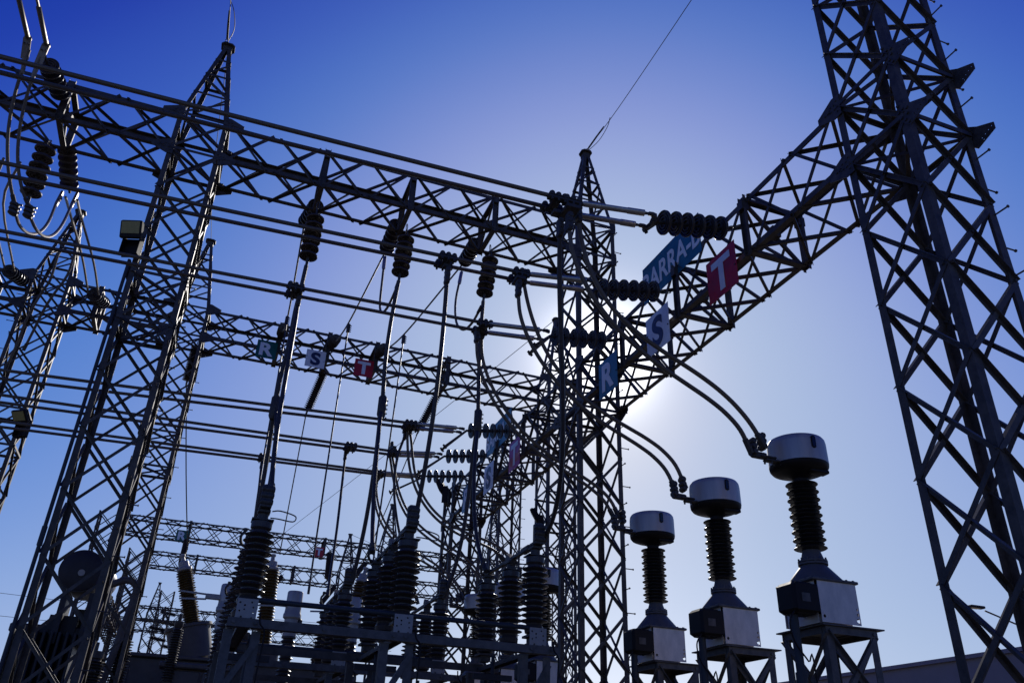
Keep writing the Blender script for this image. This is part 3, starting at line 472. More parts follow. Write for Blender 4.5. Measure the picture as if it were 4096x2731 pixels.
def rod_string(label, a, b, group='long rod insulators'):
    a, b = V(a), V(b); ln = (b-a).length
    t = thing('rod_insulator', label, 'insulator', a, rot_to(b-a), group); LAST[0] = t; o = part('shed_body', ROD_ME, None, t); o.scale = (1,1,ln/1.03)
    part('end_fitting', MB().cyl((0,0,ln-.04), (0,0,ln+.10), .030, .018, 8), CAST, t); part('hook_fitting', MB().cyl((0,0,-.12), (0,0,.03), .014, n=6), CAST, t)
    return t
# ---- the six bus strings and the wires they hold
SG = {'T': ('red T sign','near'), 'S': ('white S sign','near'), 'R': ('blue R sign','near'), 'T2': ('pink and red T sign','farther'), 'S2': ('farther white S sign','farther'), 'R2': ('farther blue R sign','farther')}
attY = {'T': 8.18, 'S': 10.3, 'R': 12.15, 'T2': 17.4, 'S2': 19.2, 'R2': 21.2}
for k, (sg, nf) in SG.items():
    w0, w1 = BUS[k]; dl, df = DISC[k]                     # dl nearest the wire
    y0, y1 = V(w0[2])+V((.16,0,.0)), V(w1[2])+V((.16,0,.0))
    string('string of six porcelain discs stretched level beside the %s' % sg, (6.64, attY[k], 7.68), df, dl, 6, 'level strings at the girder end of the buses', (y0, y1))
    for nm, wr, oth in (('nearer', w0, w1), ('farther', w1, w0)):
        P, Q, E_ = V(wr[0]), V(wr[1]), V(wr[2]); P = P+(P-Q)*.8; c = (P+Q+E_)/3
        t = thing('bus_conductor', '%s wire of the level pair ending beside the %s' % (nm, sg), 'bus wire', Q, None, 'level bus wires')
        r = .031 if len(k) == 1 else .036
        N_ = 24; path = [(P+(Q-P)*(i/N_))-V((0,0,.02*math.sin(math.pi*i/N_))) for i in range(N_+1)]
        part('wire', MB().tube([x-Q for x in path], r, 8), WIRE, t)
        d = (E_-Q).normalized(); mb = MB().lathe([(.034,0),(.042,.03),(.042,(E_-Q).length*.72),(.047,(E_-Q).length*.73),(.047,(E_-Q).length)], (0,0,0), d, 12)
        part('compression_sleeve', mb, SLEEVE, t)
        e = E_-Q; mb = MB().cyl(e, e+d*.05, .026, .020, 8); mb.lathe([(.018,0),(.032,.02),(.032,.07),(.018,.09)], e+d*.05, d, 8); mb.bar(e+d*.12, V(y0 if wr is w0 else y1)-Q+d*.03, .036, .06, Z_)
        part('socket_clevis', mb, CAST, t)
# ---- clamps sitting on the wire pairs
def clampbody(k, x, ln=.30, blk=True):
    (a0, b0, _), (a1, b1, _) = BUS[k]
    f = lambda a, b: V(a)+(V(b)-V(a))*((x-a[0])/(b[0]-a[0]))
    return f(a0, b0), f(a1, b1)
def bus_clamp(k, x, label, outlets, sag=0):
    p, q = clampbody(k, x); c = (p+q)/2-V((0,0,sag)); t = thing('bus_clamp', label, 'wire clamp', c, None, 'clamps on the bus wires')
    mb = MB()
    for u in (p-V((0,0,sag)), q-V((0,0,sag))):
        u = u-c; mb.box(u-V((0,0,.03)), (.30,.10,.05), .012); mb.box(u+V((0,0,.02)), (.28,.08,.04), .012)
        for i in (-1, 0, 1): mb.lathe([(.034,-.05),(.042,-.035),(.042,.035),(.034,.05)], u+V((i*.095,0,.03)), Y_, 10)
    mb.box((0,0,-.03), (.12,abs(q.y-p.y),.06), .015); part('saddle', mb, CAST, t)
    mb = MB()
    for u in (p, q):
        for i in (-1, 0, 1):
            for s_ in (-1, 1): mb.lathe([(.014,0),(.018,.004),(.018,.05),(.010,.056)], u-c+V((i*.095, s_*.036, -.085-sag)), Z_, 6)
    part('bolt_row', mb, CAST, t)
    for o in outlets:
        o = V(o); lb = MB(); u = o-c; lb.box(u+V((0,0,-.02)), (.07,.13,.30), .015)
        for i in (-1, 0, 1): lb.lathe([(.030,-.075),(.040,-.06),(.040,.06),(.030,.075)], u+V((0,0,-.02+i*.09)), Y_, 10)
        lb.box((u+V((0,0,.12)))*.5+V((0,0,-.04)), (abs(u.x)+.08, abs(u.y)+.06, .05)); part('outlet_block', lb, CAST, t)
    return t
def cable(name, label, path, r, m=WIRE, cat='cable', group=None, sub=4, n=8, ferr=True):
    P = catmull(path, sub); c = P[len(P)//2].copy(); t = thing(name, label, cat, c, None, group); part('cable', MB().tube([p-c for p in P], r, n), m, t)
    if ferr:
        mb = MB(); d = (P[-1]-P[-2]).normalized(); mb.cyl(P[-1]-c-d*.18, P[-1]-c+d*.02, r*1.35, n=8); part('end_ferrule', mb, CAST, t)
    return t
ph = {'T': 'red T sign', 'S': 'white S sign', 'R': 'blue R sign'}
for k, nm in (('T','nearest and largest'),('S','middle'),('R','smallest and farthest')):
    for s_, w_ in (('a','upper'),('b','lower')):
        cable('jumper_cable', '%s of two bowed cables sweeping down to the %s right-hand current transformer' % (w_, nm), CAB['ct%s_%s' % (k, s_)], .031, group='bowed pairs down to the right-hand transformers')
    bus_clamp(k, 3.72, 'bolted clamp where the bowed cables leave the wire pair of the %s' % ph[k], [V(CAB['ct%s_a' % k][0])+V((0,.0,.12)), V(CAB['ct%s_b' % k][0])+V((0,0,.12))])
for k, nm in (('T2','rightmost'),('S2','middle'),('R2','leftmost')):
    for s_, w_ in (('a','upper'),('b','lower')):
        cable('jumper_cable', '%s of two bowed cables leading down to the %s of the small background transformers' % (w_, nm), CAB['ct%s_%s' % (k, s_)], .031, group='bowed pairs down to the background transformers')
    bus_clamp(k, 3.76, 'small clamp where bowed cables leave the pair by the %s' % SG[k][0], [V(CAB['ct%s_a' % k][0])+V((0,0,.1))])
for k, x, nm in (('T',3.50,'right-hand'),('S',2.52,'middle'),('R',.45,'left-hand')):
    p = CAB['dr_'+k]; bus_clamp(k, x, 'black clamp feeding the single thick dropper to the %s near insulator column' % nm, [V(p[0])+V((.0,0,.1))])
    cable('dropper_cable', 'single thick cable dropping from the level wires to the %s near insulator column' % nm, p, .034, DROP, group='thick droppers to the near columns')
for k, x, nm in (('T2',3.66,'right'),('S2',2.68,'middle'),('R2',.80,'left')):
    p = CAB['a_'+k[0]]; bus_clamp(k, x, 'small dark clamp on the farther wire pair above its %s dropper' % nm, [V(p[0])+V((0,0,.08))])
    cable('dropper_cable', 'thinner %s dropper hanging from the farther level wires' % nm, p, .030, DROP, group='thin droppers from the farther wires')
# ---- strings and droppers under the long high girder
for k, x, nm in (('R',.66,'left'),('S',2.58,'middle'),('T',4.5,'right')):
    p = CAB['st_'+k]; top = V((x, 14.02, 10.30)); end = V(p[0]); d = (end-top); 
    string('%s hanging string of six discs in front of the long high girder' % nm, (x, 14.14, 10.62), top+d*.15, end-d*.17, 6, 'hanging strings on the near side of the high girder')
    cable('dropper_cable', 'thick dropper under the %s hanging string, down to its splice' % nm, p, .042, DROP, group='droppers under the hanging strings')
    q = V(p[-1]); mb = MB().lathe([(.05,0),(.085,.05),(.085,.42),(.06,.48)], (0,0,.2), (0,0,-1), 8); t = thing('splice_clamp', 'dark two-way splice where the %s dropper divides' % nm, 'splice clamp', q, None, 'two-way splices'); part('splice_body', mb, CAST, t)
    mb = MB(); [mb.bolt((.08,0,.1-i*.09), X_, .014, .03) for i in range(5)]; part('bolt_row', mb, CAST, t)
    for j, tx in (('1','near'),('2','farther')):
        cable('dropper_cable', 'cable from the %s splice down to the %s row of switches' % (nm, tx), CAB['f%s_%s' % (j, k)], .036 if j == '1' else .040, DROP, group='divided droppers')
    # far side: level string and span to the next girder
    sp_ = CAB['sp_'+k]; a = V({'R': (.68,15.3,11.38), 'S': (2.55,15.3,11.42), 'T': (4.49,15.3,11.42)}[k]); b = V(sp_[0]); d = b-a
    string('%s sloping string of discs on the far side of the long high girder' % nm, a+V((.03,-.1,.12)), a+d*.04, b-d*.12, 6, 'sloping strings behind the high girder', flip=True)
    cable('span_wire', '%s wire crossing back to the girder with small square signs' % nm, [sp_[0], sp_[1], sp_[2]], .022, group='wires between the two high girders', sub=8, ferr=False)
    e = V(sp_[2]); rod_string('%s end-on insulator holding the crossing wire at the girder with square signs' % nm, (e.x, 22.42, 11.72), e+V((0,-.45,-.05)), 'end-on insulators at the farther girder')
    cable('tap_wire', '%s thin tap wire dropping from the crossing wire' % nm, CAB['tap_'+k], .020, DROP, group='thin tap wires')
    q = V(CAB['tap_'+k][0]); mb = MB().box((0,0,0), (.09,.12,.26), .02); [mb.bolt((.04,0,.09-i*.06), X_, .014, .04) for i in range(4)]
    solo('tap_clamp', mb.xf(Matrix.Translation(q-V((0,0,.1)))), CAST, 'ribbed clamp on the %s crossing wire' % nm, 'wire clamp', 'tap clamps')
for k, nm in (('S','middle'),('T','right')):
    cable('jumper_cable', 'drooping loop joining the %s sloping string to its dropper' % nm, CAB['lp_'+k], .028, group='drooping loops under the high girder')
    q = CAB['lp_'+k]; solo('loop_sleeve', MB().lathe([(.034,0),(.046,.03),(.046,.5),(.034,.55)], q[0], V(q[1])-V(q[0]), 8), SLEEVE, 'bright sleeve at the top of the %s drooping loop' % nm, 'cable sleeve', 'loop sleeves')
# ---- left bay
pu = [V(CAB['up_a'][0]), V(CAB['up_b'][0])]; m = (pu[0]+pu[1])/2
string('upper left string of discs reaching toward the two white-lit cables overhead', (-4.50,14.12,11.62), (-4.53,13.98,11.58), (-4.63,13.22,11.50), 6, 'strings at the left end')
for i, nm in ((0,'left'),(1,'right')):
    k = 'ab'[i]; P = CAB['up_'+k]; P = [P[0], V(P[0])+(V((P[0][0]+.02,9,P[0][2]-.35))-V(P[0])), (P[0][0]+.04,4.5,P[0][2]-.7)]
    t = thing('line_conductor', '%s of the two sunlit overhead cables at the top left corner' % nm, 'overhead cable', P[0], None, 'sunlit cables overhead')
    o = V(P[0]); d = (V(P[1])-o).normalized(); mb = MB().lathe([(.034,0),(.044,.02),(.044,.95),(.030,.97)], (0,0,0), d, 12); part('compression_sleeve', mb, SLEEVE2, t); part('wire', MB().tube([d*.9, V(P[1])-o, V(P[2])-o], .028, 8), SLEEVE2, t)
    mb = MB().lathe([(.05,0),(.065,.015),(.065,.06),(.05,.075)], -d*.06, d, 12); part('collar', mb, SLEEVE2, t)
    pl = V(CAB['l_'+k][1])-o; mb = MB().bar((0,0,-.02), pl*.75, .13, .03, (0,1,0)); mb.cyl(pl*.7, pl*1.25, .045, .034, 10)
    [mb.bolt(pl*.16+V((dx,-.02,dz)), (0,-1,0), .018, .02) for dx in (-.035,.035) for dz in (-.05,.05)]; part('terminal_lug', mb, SLEEVE2, t)
    cable('jumper_cable', '%s dark cable curving down in front of the upper left string' % nm, CAB['l_'+k], .030, group='cables curving down at the left')
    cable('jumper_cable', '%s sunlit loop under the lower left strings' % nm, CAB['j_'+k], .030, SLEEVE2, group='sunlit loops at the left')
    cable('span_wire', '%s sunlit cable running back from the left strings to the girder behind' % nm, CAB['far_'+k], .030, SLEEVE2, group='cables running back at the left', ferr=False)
    cable('dropper_cable', '%s cable coming down past the left-edge tower' % nm, CAB['low_'+k], .034, group='cables beside the left-edge tower')
    q = V(CAB['l_'+k][-1]); t = thing('cable_clamp', '%s three-ring clamp under the lower left string' % nm, 'wire clamp', q, None, 'ring clamps at the left'); mb = MB()
    for j in range(3): mb.lathe([(.05,-.04),(.085,-.025),(.085,.025),(.05,.04)], (.01*j,0,-.09*j), (.2,0,1), 10)
    part('clamp_rings', mb, CAST, t); mb = MB(); [mb.bolt((.07,-.03,-.09*j), X_, .02, .06) for j in range(3)]; part('bolt_row', mb, SLEEVE2, t)
    q = V(CAB['j_'+k][-1]); solo('cable_lug', MB().bar(q+V((0,-.12,-.25)), q+V((0,0,.18)), .09, .05), SLEEVE2, '%s bolted lug at the far end of the sunlit loops' % nm, 'cable lug', 'bolted lugs')
string('lower left leaning string of discs above the ring clamps', (-4.42,14.16,10.52), (-4.43,14.12,10.25), (-4.41,14.2,9.30), 6, 'strings at the left end')
a = (V(CAB['far_a'][0])+V(CAB['far_b'][0]))/2
string('left string of discs seen from its smooth upper side behind the girder', (-4.44,15.2,11.42), (-4.42,15.3,11.21), (-4.40,16.15,11.0), 6, 'strings at the left end')
for nm, px in (('left','low'),('right','far')):
    qa, qb = V(CAB[px+'_a'][0 if px == 'low' else -1]), V(CAB[px+'_b'][0 if px == 'low' else -1]); c = (qa+qb)/2
    if px == 'low': c = V((-6.42,21.30,11.42))
    string('%s small string of discs before the girder behind the left tower' % nm, (c.x+.12, 22.40, 11.72), c+V((.11,.98,.30)), c+V((.01,.10,.02)), 6, 'small strings behind the left tower')
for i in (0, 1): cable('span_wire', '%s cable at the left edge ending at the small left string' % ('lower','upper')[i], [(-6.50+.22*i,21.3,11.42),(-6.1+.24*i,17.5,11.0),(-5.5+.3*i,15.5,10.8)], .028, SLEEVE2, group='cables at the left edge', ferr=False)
# far-side rods of the girder with square signs
for nm, a, b, tg in (('left',(.55,23.46,11.5),(.50,23.9,10.0),(-.70,27.9,6.3)),('middle',(2.22,23.46,11.25),(1.93,24.0,9.95),(2.16,27.9,6.5)),('right',(5.98,23.46,11.30),(5.52,24.0,9.95),(4.9,27.9,6.4))):
    if nm == 'left': a, b = (-1.62,23.50,11.35), (-1.66,23.75,10.15)
    rod_string('%s long dark rod insulator slung below the girder with square signs' % nm, a, b)
    cable('span_wire', '%s thin wire from a slung rod insulator down to a brown bushing' % nm, [b, (V(b)+V(tg))/2+V((0,0,-.12)), tg], .018, group='thin wires to the bushings', ferr=False)

# ---------------------------------------------------------------- signs
QX = Matrix(((0,0,-1),(-1,0,0),(0,1,0))).to_quaternion()      # face -X, text runs toward -Y
QY = Matrix(((1,0,0),(0,0,-1),(0,1,0))).to_quaternion()       # face -Y, text runs toward +X
def sign(label, loc, w_, h_, m, body, tm, rot, size, group, bold=.03, sx=1.0, patch=None):
    t = thing('sign_board', label, 'sign', loc, rot, group)
    part('panel', MB().plate([(-w_/2,-h_/2),(w_/2,-h_/2),(w_/2,h_/2),(-w_/2,h_/2)], (0,0,-.004), X_, Y_, .004), m, t)
    text('lettering', body, size, tm, t, (0,0,.005), (1,0,0,0), bold, sx)
    mb = MB()
    for s_ in (-1, 1): mb.bolt((s_*w_*.45, -.05*s_, 0), Z_, w_*.018, .012); mb.bar((s_*w_*.3,-h_*.3,-.03), (s_*w_*.3,h_*.3,-.03), .03, .04)
    part('fixing', mb, CAST, t)
    if patch: part('red_patch', MB().plate(patch, (0,0,.0015), X_, Y_, .0015), RED, t, 'darker red patch left where the old paint survives')
    return t
for (bd, y, m, tm, lb) in (('T',8.77,RED,LETW,'big red sign with a white letter T on the near girder'),('S',10.76,WHITE,INK,'big white sign with a dark blue letter S on the near girder'),('R',12.70,BLUE,LETW,'big blue sign with a white letter R in front of the sun')):
    sign(lb, (6.62,y,7.15), .78, .78, m, bd, tm, QX, .78, 'phase signs on the near girder', .035)
for (bd, y, m, tm, lb) in (('T',17.85,MAG,LETW,'pink sign patched with dark red, white letter T, on the farther girder'),('S',19.80,WHITE,INK,'smaller-looking white sign with a dark letter S on the farther girder'),('R',21.72,BLUE,LETW,'narrow light blue sign with a white R ending the farther girder')):
    sign(lb, (6.62,y,7.28), .76, .78, m, bd, tm, QX, .78, 'phase signs on the farther girder', .035, patch=[(-.34,-.1),(-.2,-.02),(-.1,-.08),(.05,.02),(.2,-.03),(.36,.04),(.36,-.26),(.1,-.22),(-.1,-.30),(-.3,-.24)] if bd == 'T' else None)
sign('long blue sign reading BARRA-B standing on the near girder', (6.66,10.26,8.33), 1.95, .80, BLUE, 'BARRA-B', LETW, QX, .62, None, .02, .80)
sign('long blue sign reading BARRA-A on the farther girder, partly behind discs', (6.66,19.23,8.36), 1.90, .80, BLUE, 'BARRA-A', LETW, QX, .62, None, .02, .80)
for (bd, x, m, tm, lb) in (('R',.36,TEAL,LETW,'small square green sign with a white R on the middle-distance girder'),('S',1.80,WHITE,INK,'small square white sign with a dark S on the middle-distance girder'),('T',3.27,RED,LETW,'small square red sign with a white T on the middle-distance girder')):
    sign(lb, (x,22.34,11.075), .58, .57, m, bd, tm, QY, .55, 'square signs on the middle-distance girder', .04, 1.12)
sign('tiny green sign with a white R on the distant girder', (-1.60,46.56,11.2), .62, .60, TEAL, 'R', LETW, QY, .60, 'tiny signs on the distant girder', .04, 1.1)
sign('tiny red sign with a white T on the distant girder', (5.72,46.56,11.22), .52, .56, RED, 'T', LETW, QY, .52, 'tiny signs on the distant girder', .04, 1.1)
sign('tiny red sign with a white T at the left edge of the central tower legs', (21.1,51.4,11.0), .8, .8, RED, 'T', LETW, QY, .7, None, .04)
# ---------------------------------------------------------------- current transformers
def sheds(r, z0, z1, n, core, alt=.9):
    P = [(core*.92, z0-.02), (core, z0)]; st = (z1-z0)/n
    for i in range(n):
        z = z0+i*st; rr = r if i % 2 == 0 else r*alt
        P += [(core, z+st*.05), (core+(rr-core)*.5, z+st*.34), (rr-.008, z+st*.42), (rr, z+st*.50), (rr-.005, z+st*.58), (core+(rr-core)*.4, z+st*.72), (core, z+st*.90)]
    return P+[(core, z1), (core*.92, z1+.02)]
CTZ = 1.836
def make_ct(label, loc):
    t = thing('current_transformer', label, 'current transformer', loc, None, None); zz = lambda z: z-CTZ
    # base box: front sheet with holes, open toward the terminal box
    b = MB(); b.plate([(-.27,0),(.31,0),(.31,.50),(-.27,.50)], (0,-.33,.006), X_, Z_, .006, [(-.225,.07,.020),(.275,.055,.026),(.28,.125,.016),(.28,.185,.014)])
    part('front_sheet', b, PANEL, t)
    b = MB(); b.box((0,.30,.25), (.60,.012,.48)); b.box((.30,-.02,.28), (.010,.60,.40)); b.box((0,.0,.06), (.5,.5,.10));  b.plate([(-.30,0),(.27,0),(.27,.50),(-.30,.50)], (-.29,0,0), Y_, Z_, .006, [(.20,.055,.026),(.20,.125,.018)])
    part('base_box', b, PANEL, t)
    part('shade_block', MB().box((-.10,.06,.27), (.30,.44,.40), .02), DARK, t)  # black filler block, stands in for the shade inside the open base box
    b = MB(); b.box((0,0,zz(2.349)), (.70,.72,.035), .008)
    for i in range(7):
        for q in ((-.31+i*.1,-.33),(-.31+i*.1,.33),(-.32,-.31+i*.1),(.32,-.31+i*.1)): b.bolt((q[0],q[1],zz(2.366)), Z_, .014, .014)
    part('cap_plate', b, STEEL2, t)
    part('cone', MB().lathe([(.335,zz(2.368)),(.325,zz(2.40)),(.155,zz(2.60))], n=28), GREY, t)
    b = MB().lathe([(.15,zz(2.598)),(.185,zz(2.60)),(.185,zz(2.625)),(.165,zz(2.63)),(.185,zz(2.635)),(.185,zz(2.655)),(.15,zz(2.66)),(.118,zz(2.76)),(.115,zz(2.79))], n=24)
    for i in range(12): a = i*math.pi/6; b.lathe([(.012,-.03),(.012,.05)], (.17*math.cos(a), .17*math.sin(a), zz(2.635)), Z_, 6)
    part('flange', b, GREY, t)
    part('porcelain', MB().lathe(sheds(.210, zz(2.79), zz(3.70), 17, .102, .87), n=28), PORCG, t)
    b = MB().lathe([(.10,zz(3.69)),(.10,zz(3.75)),(.17,zz(3.80)),(.30,zz(3.83)),(.36,zz(3.855)),(.385,zz(3.89)),(.390,zz(3.925))], n=36); b.box((.12,-.2,zz(3.815)), (.3,.14,.05), .01); part('head_base', b, DARK, t)
    hd = part('head_tank', MB().lathe([(.391,zz(3.925)),(.388,zz(4.20)),(.380,zz(4.255)),(.36,zz(4.285)),(.20,zz(4.305)),(.01,zz(4.31))], n=40), TANK, t)
    a = math.radians(-95); dr = V((math.cos(a), math.sin(a), 0)); e = V((-dr.y, dr.x, 0)); c = dr*.385+V((0,0,zz(4.155)))
    o = [(.034*math.cos(q)*1.0, .055*(1 if math.sin(q) > 0 else -1)+.034*math.sin(q)) for q in [i*math.pi/8+.01 for i in range(16)]]
    sg = part('sight_glass', MB().plate(o, c, e, Z_, -.014 if e.cross(Z_).dot(dr) < 0 else .014), DARK, t)
    o2 = [(x*.66, y*.8) for x, y in o]; part('glass', MB().plate(o2, c+dr*.014, e, Z_, -.004 if e.cross(Z_).dot(dr) < 0 else .004), GLASS, sg)
    a2 = math.radians(-183); d2 = V((math.cos(a2), math.sin(a2), 0)); part('polarity_plate', MB().box((0,0,0), (.05,.008,.035)).xf(Matrix.Translation(d2*.392+V((0,0,zz(3.985)))) @ Matrix.Rotation(a2+math.pi/2, 4, 'Z')), DARK, t)
    # primary terminal toward -X
    b = MB(); b.box((-.44,-.05,zz(3.92)), (.30,.10,.03), .008); b.box((-.55,-.05,zz(3.955)), (.24,.12,.03), .008)
    for i in range(4): b.lathe([(.014,0),(.014,.09)], (-.36-i*.07,-.05+(.03 if i % 2 else -.03),zz(3.875)), Z_, 6)
    part('terminal_pad', b, CAST, t)
    b = MB()
    for dx, dz in ((-.60,.10),(-.76,.0)):
        for i in range(3): b.lathe([(.034,-.07),(.046,-.05),(.046,.05),(.034,.07)], (dx-i*.004,-.05,zz(4.00)+dz+i*.075), Y_, 10)
        b.box((dx,-.05,zz(4.075)+dz), (.05,.11,.25), .012)
    b.box((-.68,-.05,zz(3.97)), (.24,.07,.09), .015); part('cable_clamp', b, CAST, t)
    # secondary terminal box
    tb = part('terminal_box', MB().box((-.47,-.18,.27), (.37,.36,.36), .04), DARK, t)
    b = MB().box((-.47,-.37,.27), (.33,.015,.32), .006); b.box((-.47,-.18,.46), (.10,.10,.03), .008); part('lid', b, DARK, tb)
    part('nameplate', MB().box((-.50,-.381,.26), (.12,.004,.10)), STEEL2, tb)
    b = MB(); [b.cyl((x,-.16,.11), (x,-.16,.07), .018, n=8) for x in (-.58,-.48,-.38)]; part('gland', b, CAST, tb)
    b = MB().cyl((-.30,-.24,.12), (-.30,-.24,.40), .014, n=8); b.cyl((-.27,-.24,.12), (-.27,-.24,.40), .010, n=8); part('guard_tube', b, STEEL2, t)
    return t
def make_stand(label, loc):
    t = thing('transformer_stand', label, 'steel stand', loc, None, None); h = CTZ-GZ; zt = h-.012
    b = MB().box((.20,.12,zt), (.92,.90,.016)); part('top_plate', b, STEEL2, t)
    xs, ys = (-.19,.56), (-.28,.52); b = MB()
    for y, s_ in ((ys[0],1),(ys[1],-1)): b.ang((xs[0]-.01,y-s_*.012,zt-.010), (xs[1]+.01,y-s_*.012,zt-.010), V((0,0,-1)), V((0,s_,0)), .085, .009)
    for x, s_ in ((xs[0],1),(xs[1],-1)): b.ang((x-s_*.012,ys[0]+.07,zt-.012), (x-s_*.012,ys[1]-.07,zt-.012), V((0,0,-1)), V((s_,0,0)), .08, .009)
    for p in ((xs[0]+.05,ys[0]-.012),(xs[1]-.05,ys[0]-.012)): b.bolt((p[0],p[1],zt-.06), (0,-1,0), .022, .02)
    part('top_frame', b, STEEL2, t)
    for x, sx in ((xs[0],1),(xs[1],-1)):
        for y, s_ in ((ys[0],1),(ys[1],-1)):
            b = MB().ang((x,y,0), (x,y,zt-.01), V((sx,0,0)), V((0,s_,0)), .10, .010); b.box((x+sx*.04,y+s_*.04,.01), (.2,.2,.02)); part('leg', b, STEEL2, t)
    for (a, c, n) in (((xs[0],ys[0]),(xs[1],ys[0]),V((0,1,0))),((xs[1],ys[0]),(xs[1],ys[1]),V((-1,0,0))),((xs[0],ys[1]),(xs[1],ys[1]),V((0,-1,0))),((xs[0],ys[0]),(xs[0],ys[1]),V((1,0,0)))):
        for z0 in (zt-.98, zt-1.95, zt-2.92):
            b = MB(); A0 = V((a[0],a[1],0)); C0 = V((c[0],c[1],0)); lo, hi = V((0,0,z0)), V((0,0,z0+.90))
            b.brace(A0+lo, C0+hi, n, .06, off=-.009); part('cross_brace', b, STEEL2, t)
            b = MB().brace(C0+lo, A0+hi, -n, .06, off=-.020); part('cross_brace', b, STEEL2, t)
    b = MB().cyl((-.54,-.16,0), (-.54,-.16,zt+.10), .052, n=12); b.cyl((-.54,-.16,zt-.75), (-.54,-.16,zt-.55), .066, n=12); b.cyl((-.54,-.16,zt+.06), (-.54,-.16,zt+.11), .04, n=12); part('conduit', b, PVC, t)
    pth = catmull([(-.62,-.30,h+.12),(-.72,-.30,h-.04),(-.66,-.28,h-.26),(-.46,-.22,h-.44),(-.36,-.2,h-.6),(-.36,-.2,.2)], 5); part('earth_cable', MB().tube(pth, .010, 6), DARK, t)
    return t
CTS = [((7.25,8.40),'nearest and largest current transformer with a silver drum head, at the right'),((7.22,10.36),'second current transformer from the right, middle one of the three with silver drum heads'),((7.20,12.30),'third silver-headed current transformer, just right of the central tower'),
       ((7.12,17.04),'background silver drum-headed transformer against the left edge of the central tower legs'),((6.95,18.75),'background drum-headed transformer mostly hidden behind the right brown columns'),((6.74,20.43),'background silver-headed transformer seen left of the right brown columns')]
STL = ['steel stand under the nearest right-hand transformer','steel stand under the middle right-hand transformer','steel stand under the third right-hand transformer beside the central tower','steel stand below the background transformer beside the tower legs','steel stand below the background transformer hidden by columns','steel stand below the leftmost background transformer']
ct = make_ct(CTS[0][1], (CTS[0][0][0], CTS[0][0][1], CTZ)); ct['group'] = 'silver-headed current transformers'
stn = make_stand(STL[0], (CTS[0][0][0], CTS[0][0][1], GZ)); stn['group'] = 'stands of the current transformers'
for (xy, lb), sl in zip(CTS[1:], STL[1:]):
    dup(ct, (xy[0], xy[1], CTZ), lb); dup(stn, (xy[0], xy[1], GZ), sl)

# ---------------------------------------------------------------- isolating switches on their frames
COLP = sheds(.20, .30, 1.10, 10, .115, .93)
def make_pole(label, loc):
    t = thing('isolator_pole', label, 'isolating switch', loc, None, None)
    for k, y in enumerate((0, 1.0, 2.1)):
        c = part('insulator_column', MB().lathe([(.10,.16),(.13,.18),(.14,.24),(.115,.28)]+COLP+[(.10,1.12),(.135,1.15),(.135,1.23),(.10,1.24)], (0,y,0), n=24), PORC, t)
        b = MB().box((0,y,.13), (.26,.26,.03)); b.box((0,y,.08), (.16,.16,.10)); b.cyl((0,y,.02), (0,y,.14), .07, n=12)
        part('pedestal', b, STEEL, c)
        b = MB().box((0,y,1.25), (.28,.24,.018)); b.cyl((0,y,1.26), (0,y,1.36), .07, n=10); b.box((0,y,1.37), (.16,.2,.05), .01); part('terminal_cap', b, CAST, c)
    hl = [(x*.055,z*.05,.012) for x in (-1.1,-.1,1.1) for z in (.9,-.7,2.0)]
    b = MB().plate([(-.125,-.12),(.125,-.12),(.125,.13),(-.125,.13)], (0,-.16,.10), X_, Z_, -.008, [(-.09,.08,.013),(-.03,.05,.012),(-.085,-.02,.012),(-.03,0,.010),(.05,.09,.012),(.075,.03,.012),(.08,-.03,.011),(-.055,-.09,.014),(.07,-.10,.014)]); part('perforated_plate', b, PLATE, t)
    b = MB().box((0,.05,.02), (.24,.4,.03)); part('base_plate', b, STEEL, t)
    b = MB(); b.bar((0,-.05,1.43), (0,2.2,1.43), .06, .045, Z_); b.bar((0,.9,1.36), (0,1.15,1.50), .09, .10, Z_); b.box((0,.35,1.43), (.10,.3,.09), .015); part('blade', b, CAST, t)
    b = MB()
    b.box((0,-.05,1.42), (.15,.24,.05), .01); b.box((.0,-.12,1.56), (.16,.11,.30), .025)
    for i in range(3): b.lathe([(.03,-.085),(.045,-.06),(.045,.06),(.03,.085)], (0,-.15,1.47+i*.085), X_, 10)
    for i in range(3):
        for s_ in (-1, 1): b.bolt((s_*.055,-.175,1.47+i*.085), (0,-1,0), .016, .02)
    part('cable_terminal', b, CAST, t)
    b = MB().tube(catmull([(.10,-.06,1.38),(.20,-.06,1.40),(.38,-.05,1.37),(.42,-.05,1.33),(.38,-.05,1.28),(.2,-.06,1.29),(.09,-.06,1.29)], 4), .009, 6); part('arcing_loop', b, STEEL2, t)
    b = MB().tube(catmull([(-.06,2.1,1.38),(-.14,2.05,1.42),(-.17,2.0,1.52),(-.12,2.0,1.60)], 4), .022, 6); b.lathe([(.03,0),(.035,.02),(.03,.05)], (-.12,2.0,1.60), Z_, 8); part('horn', b, CAST, t)
    return t
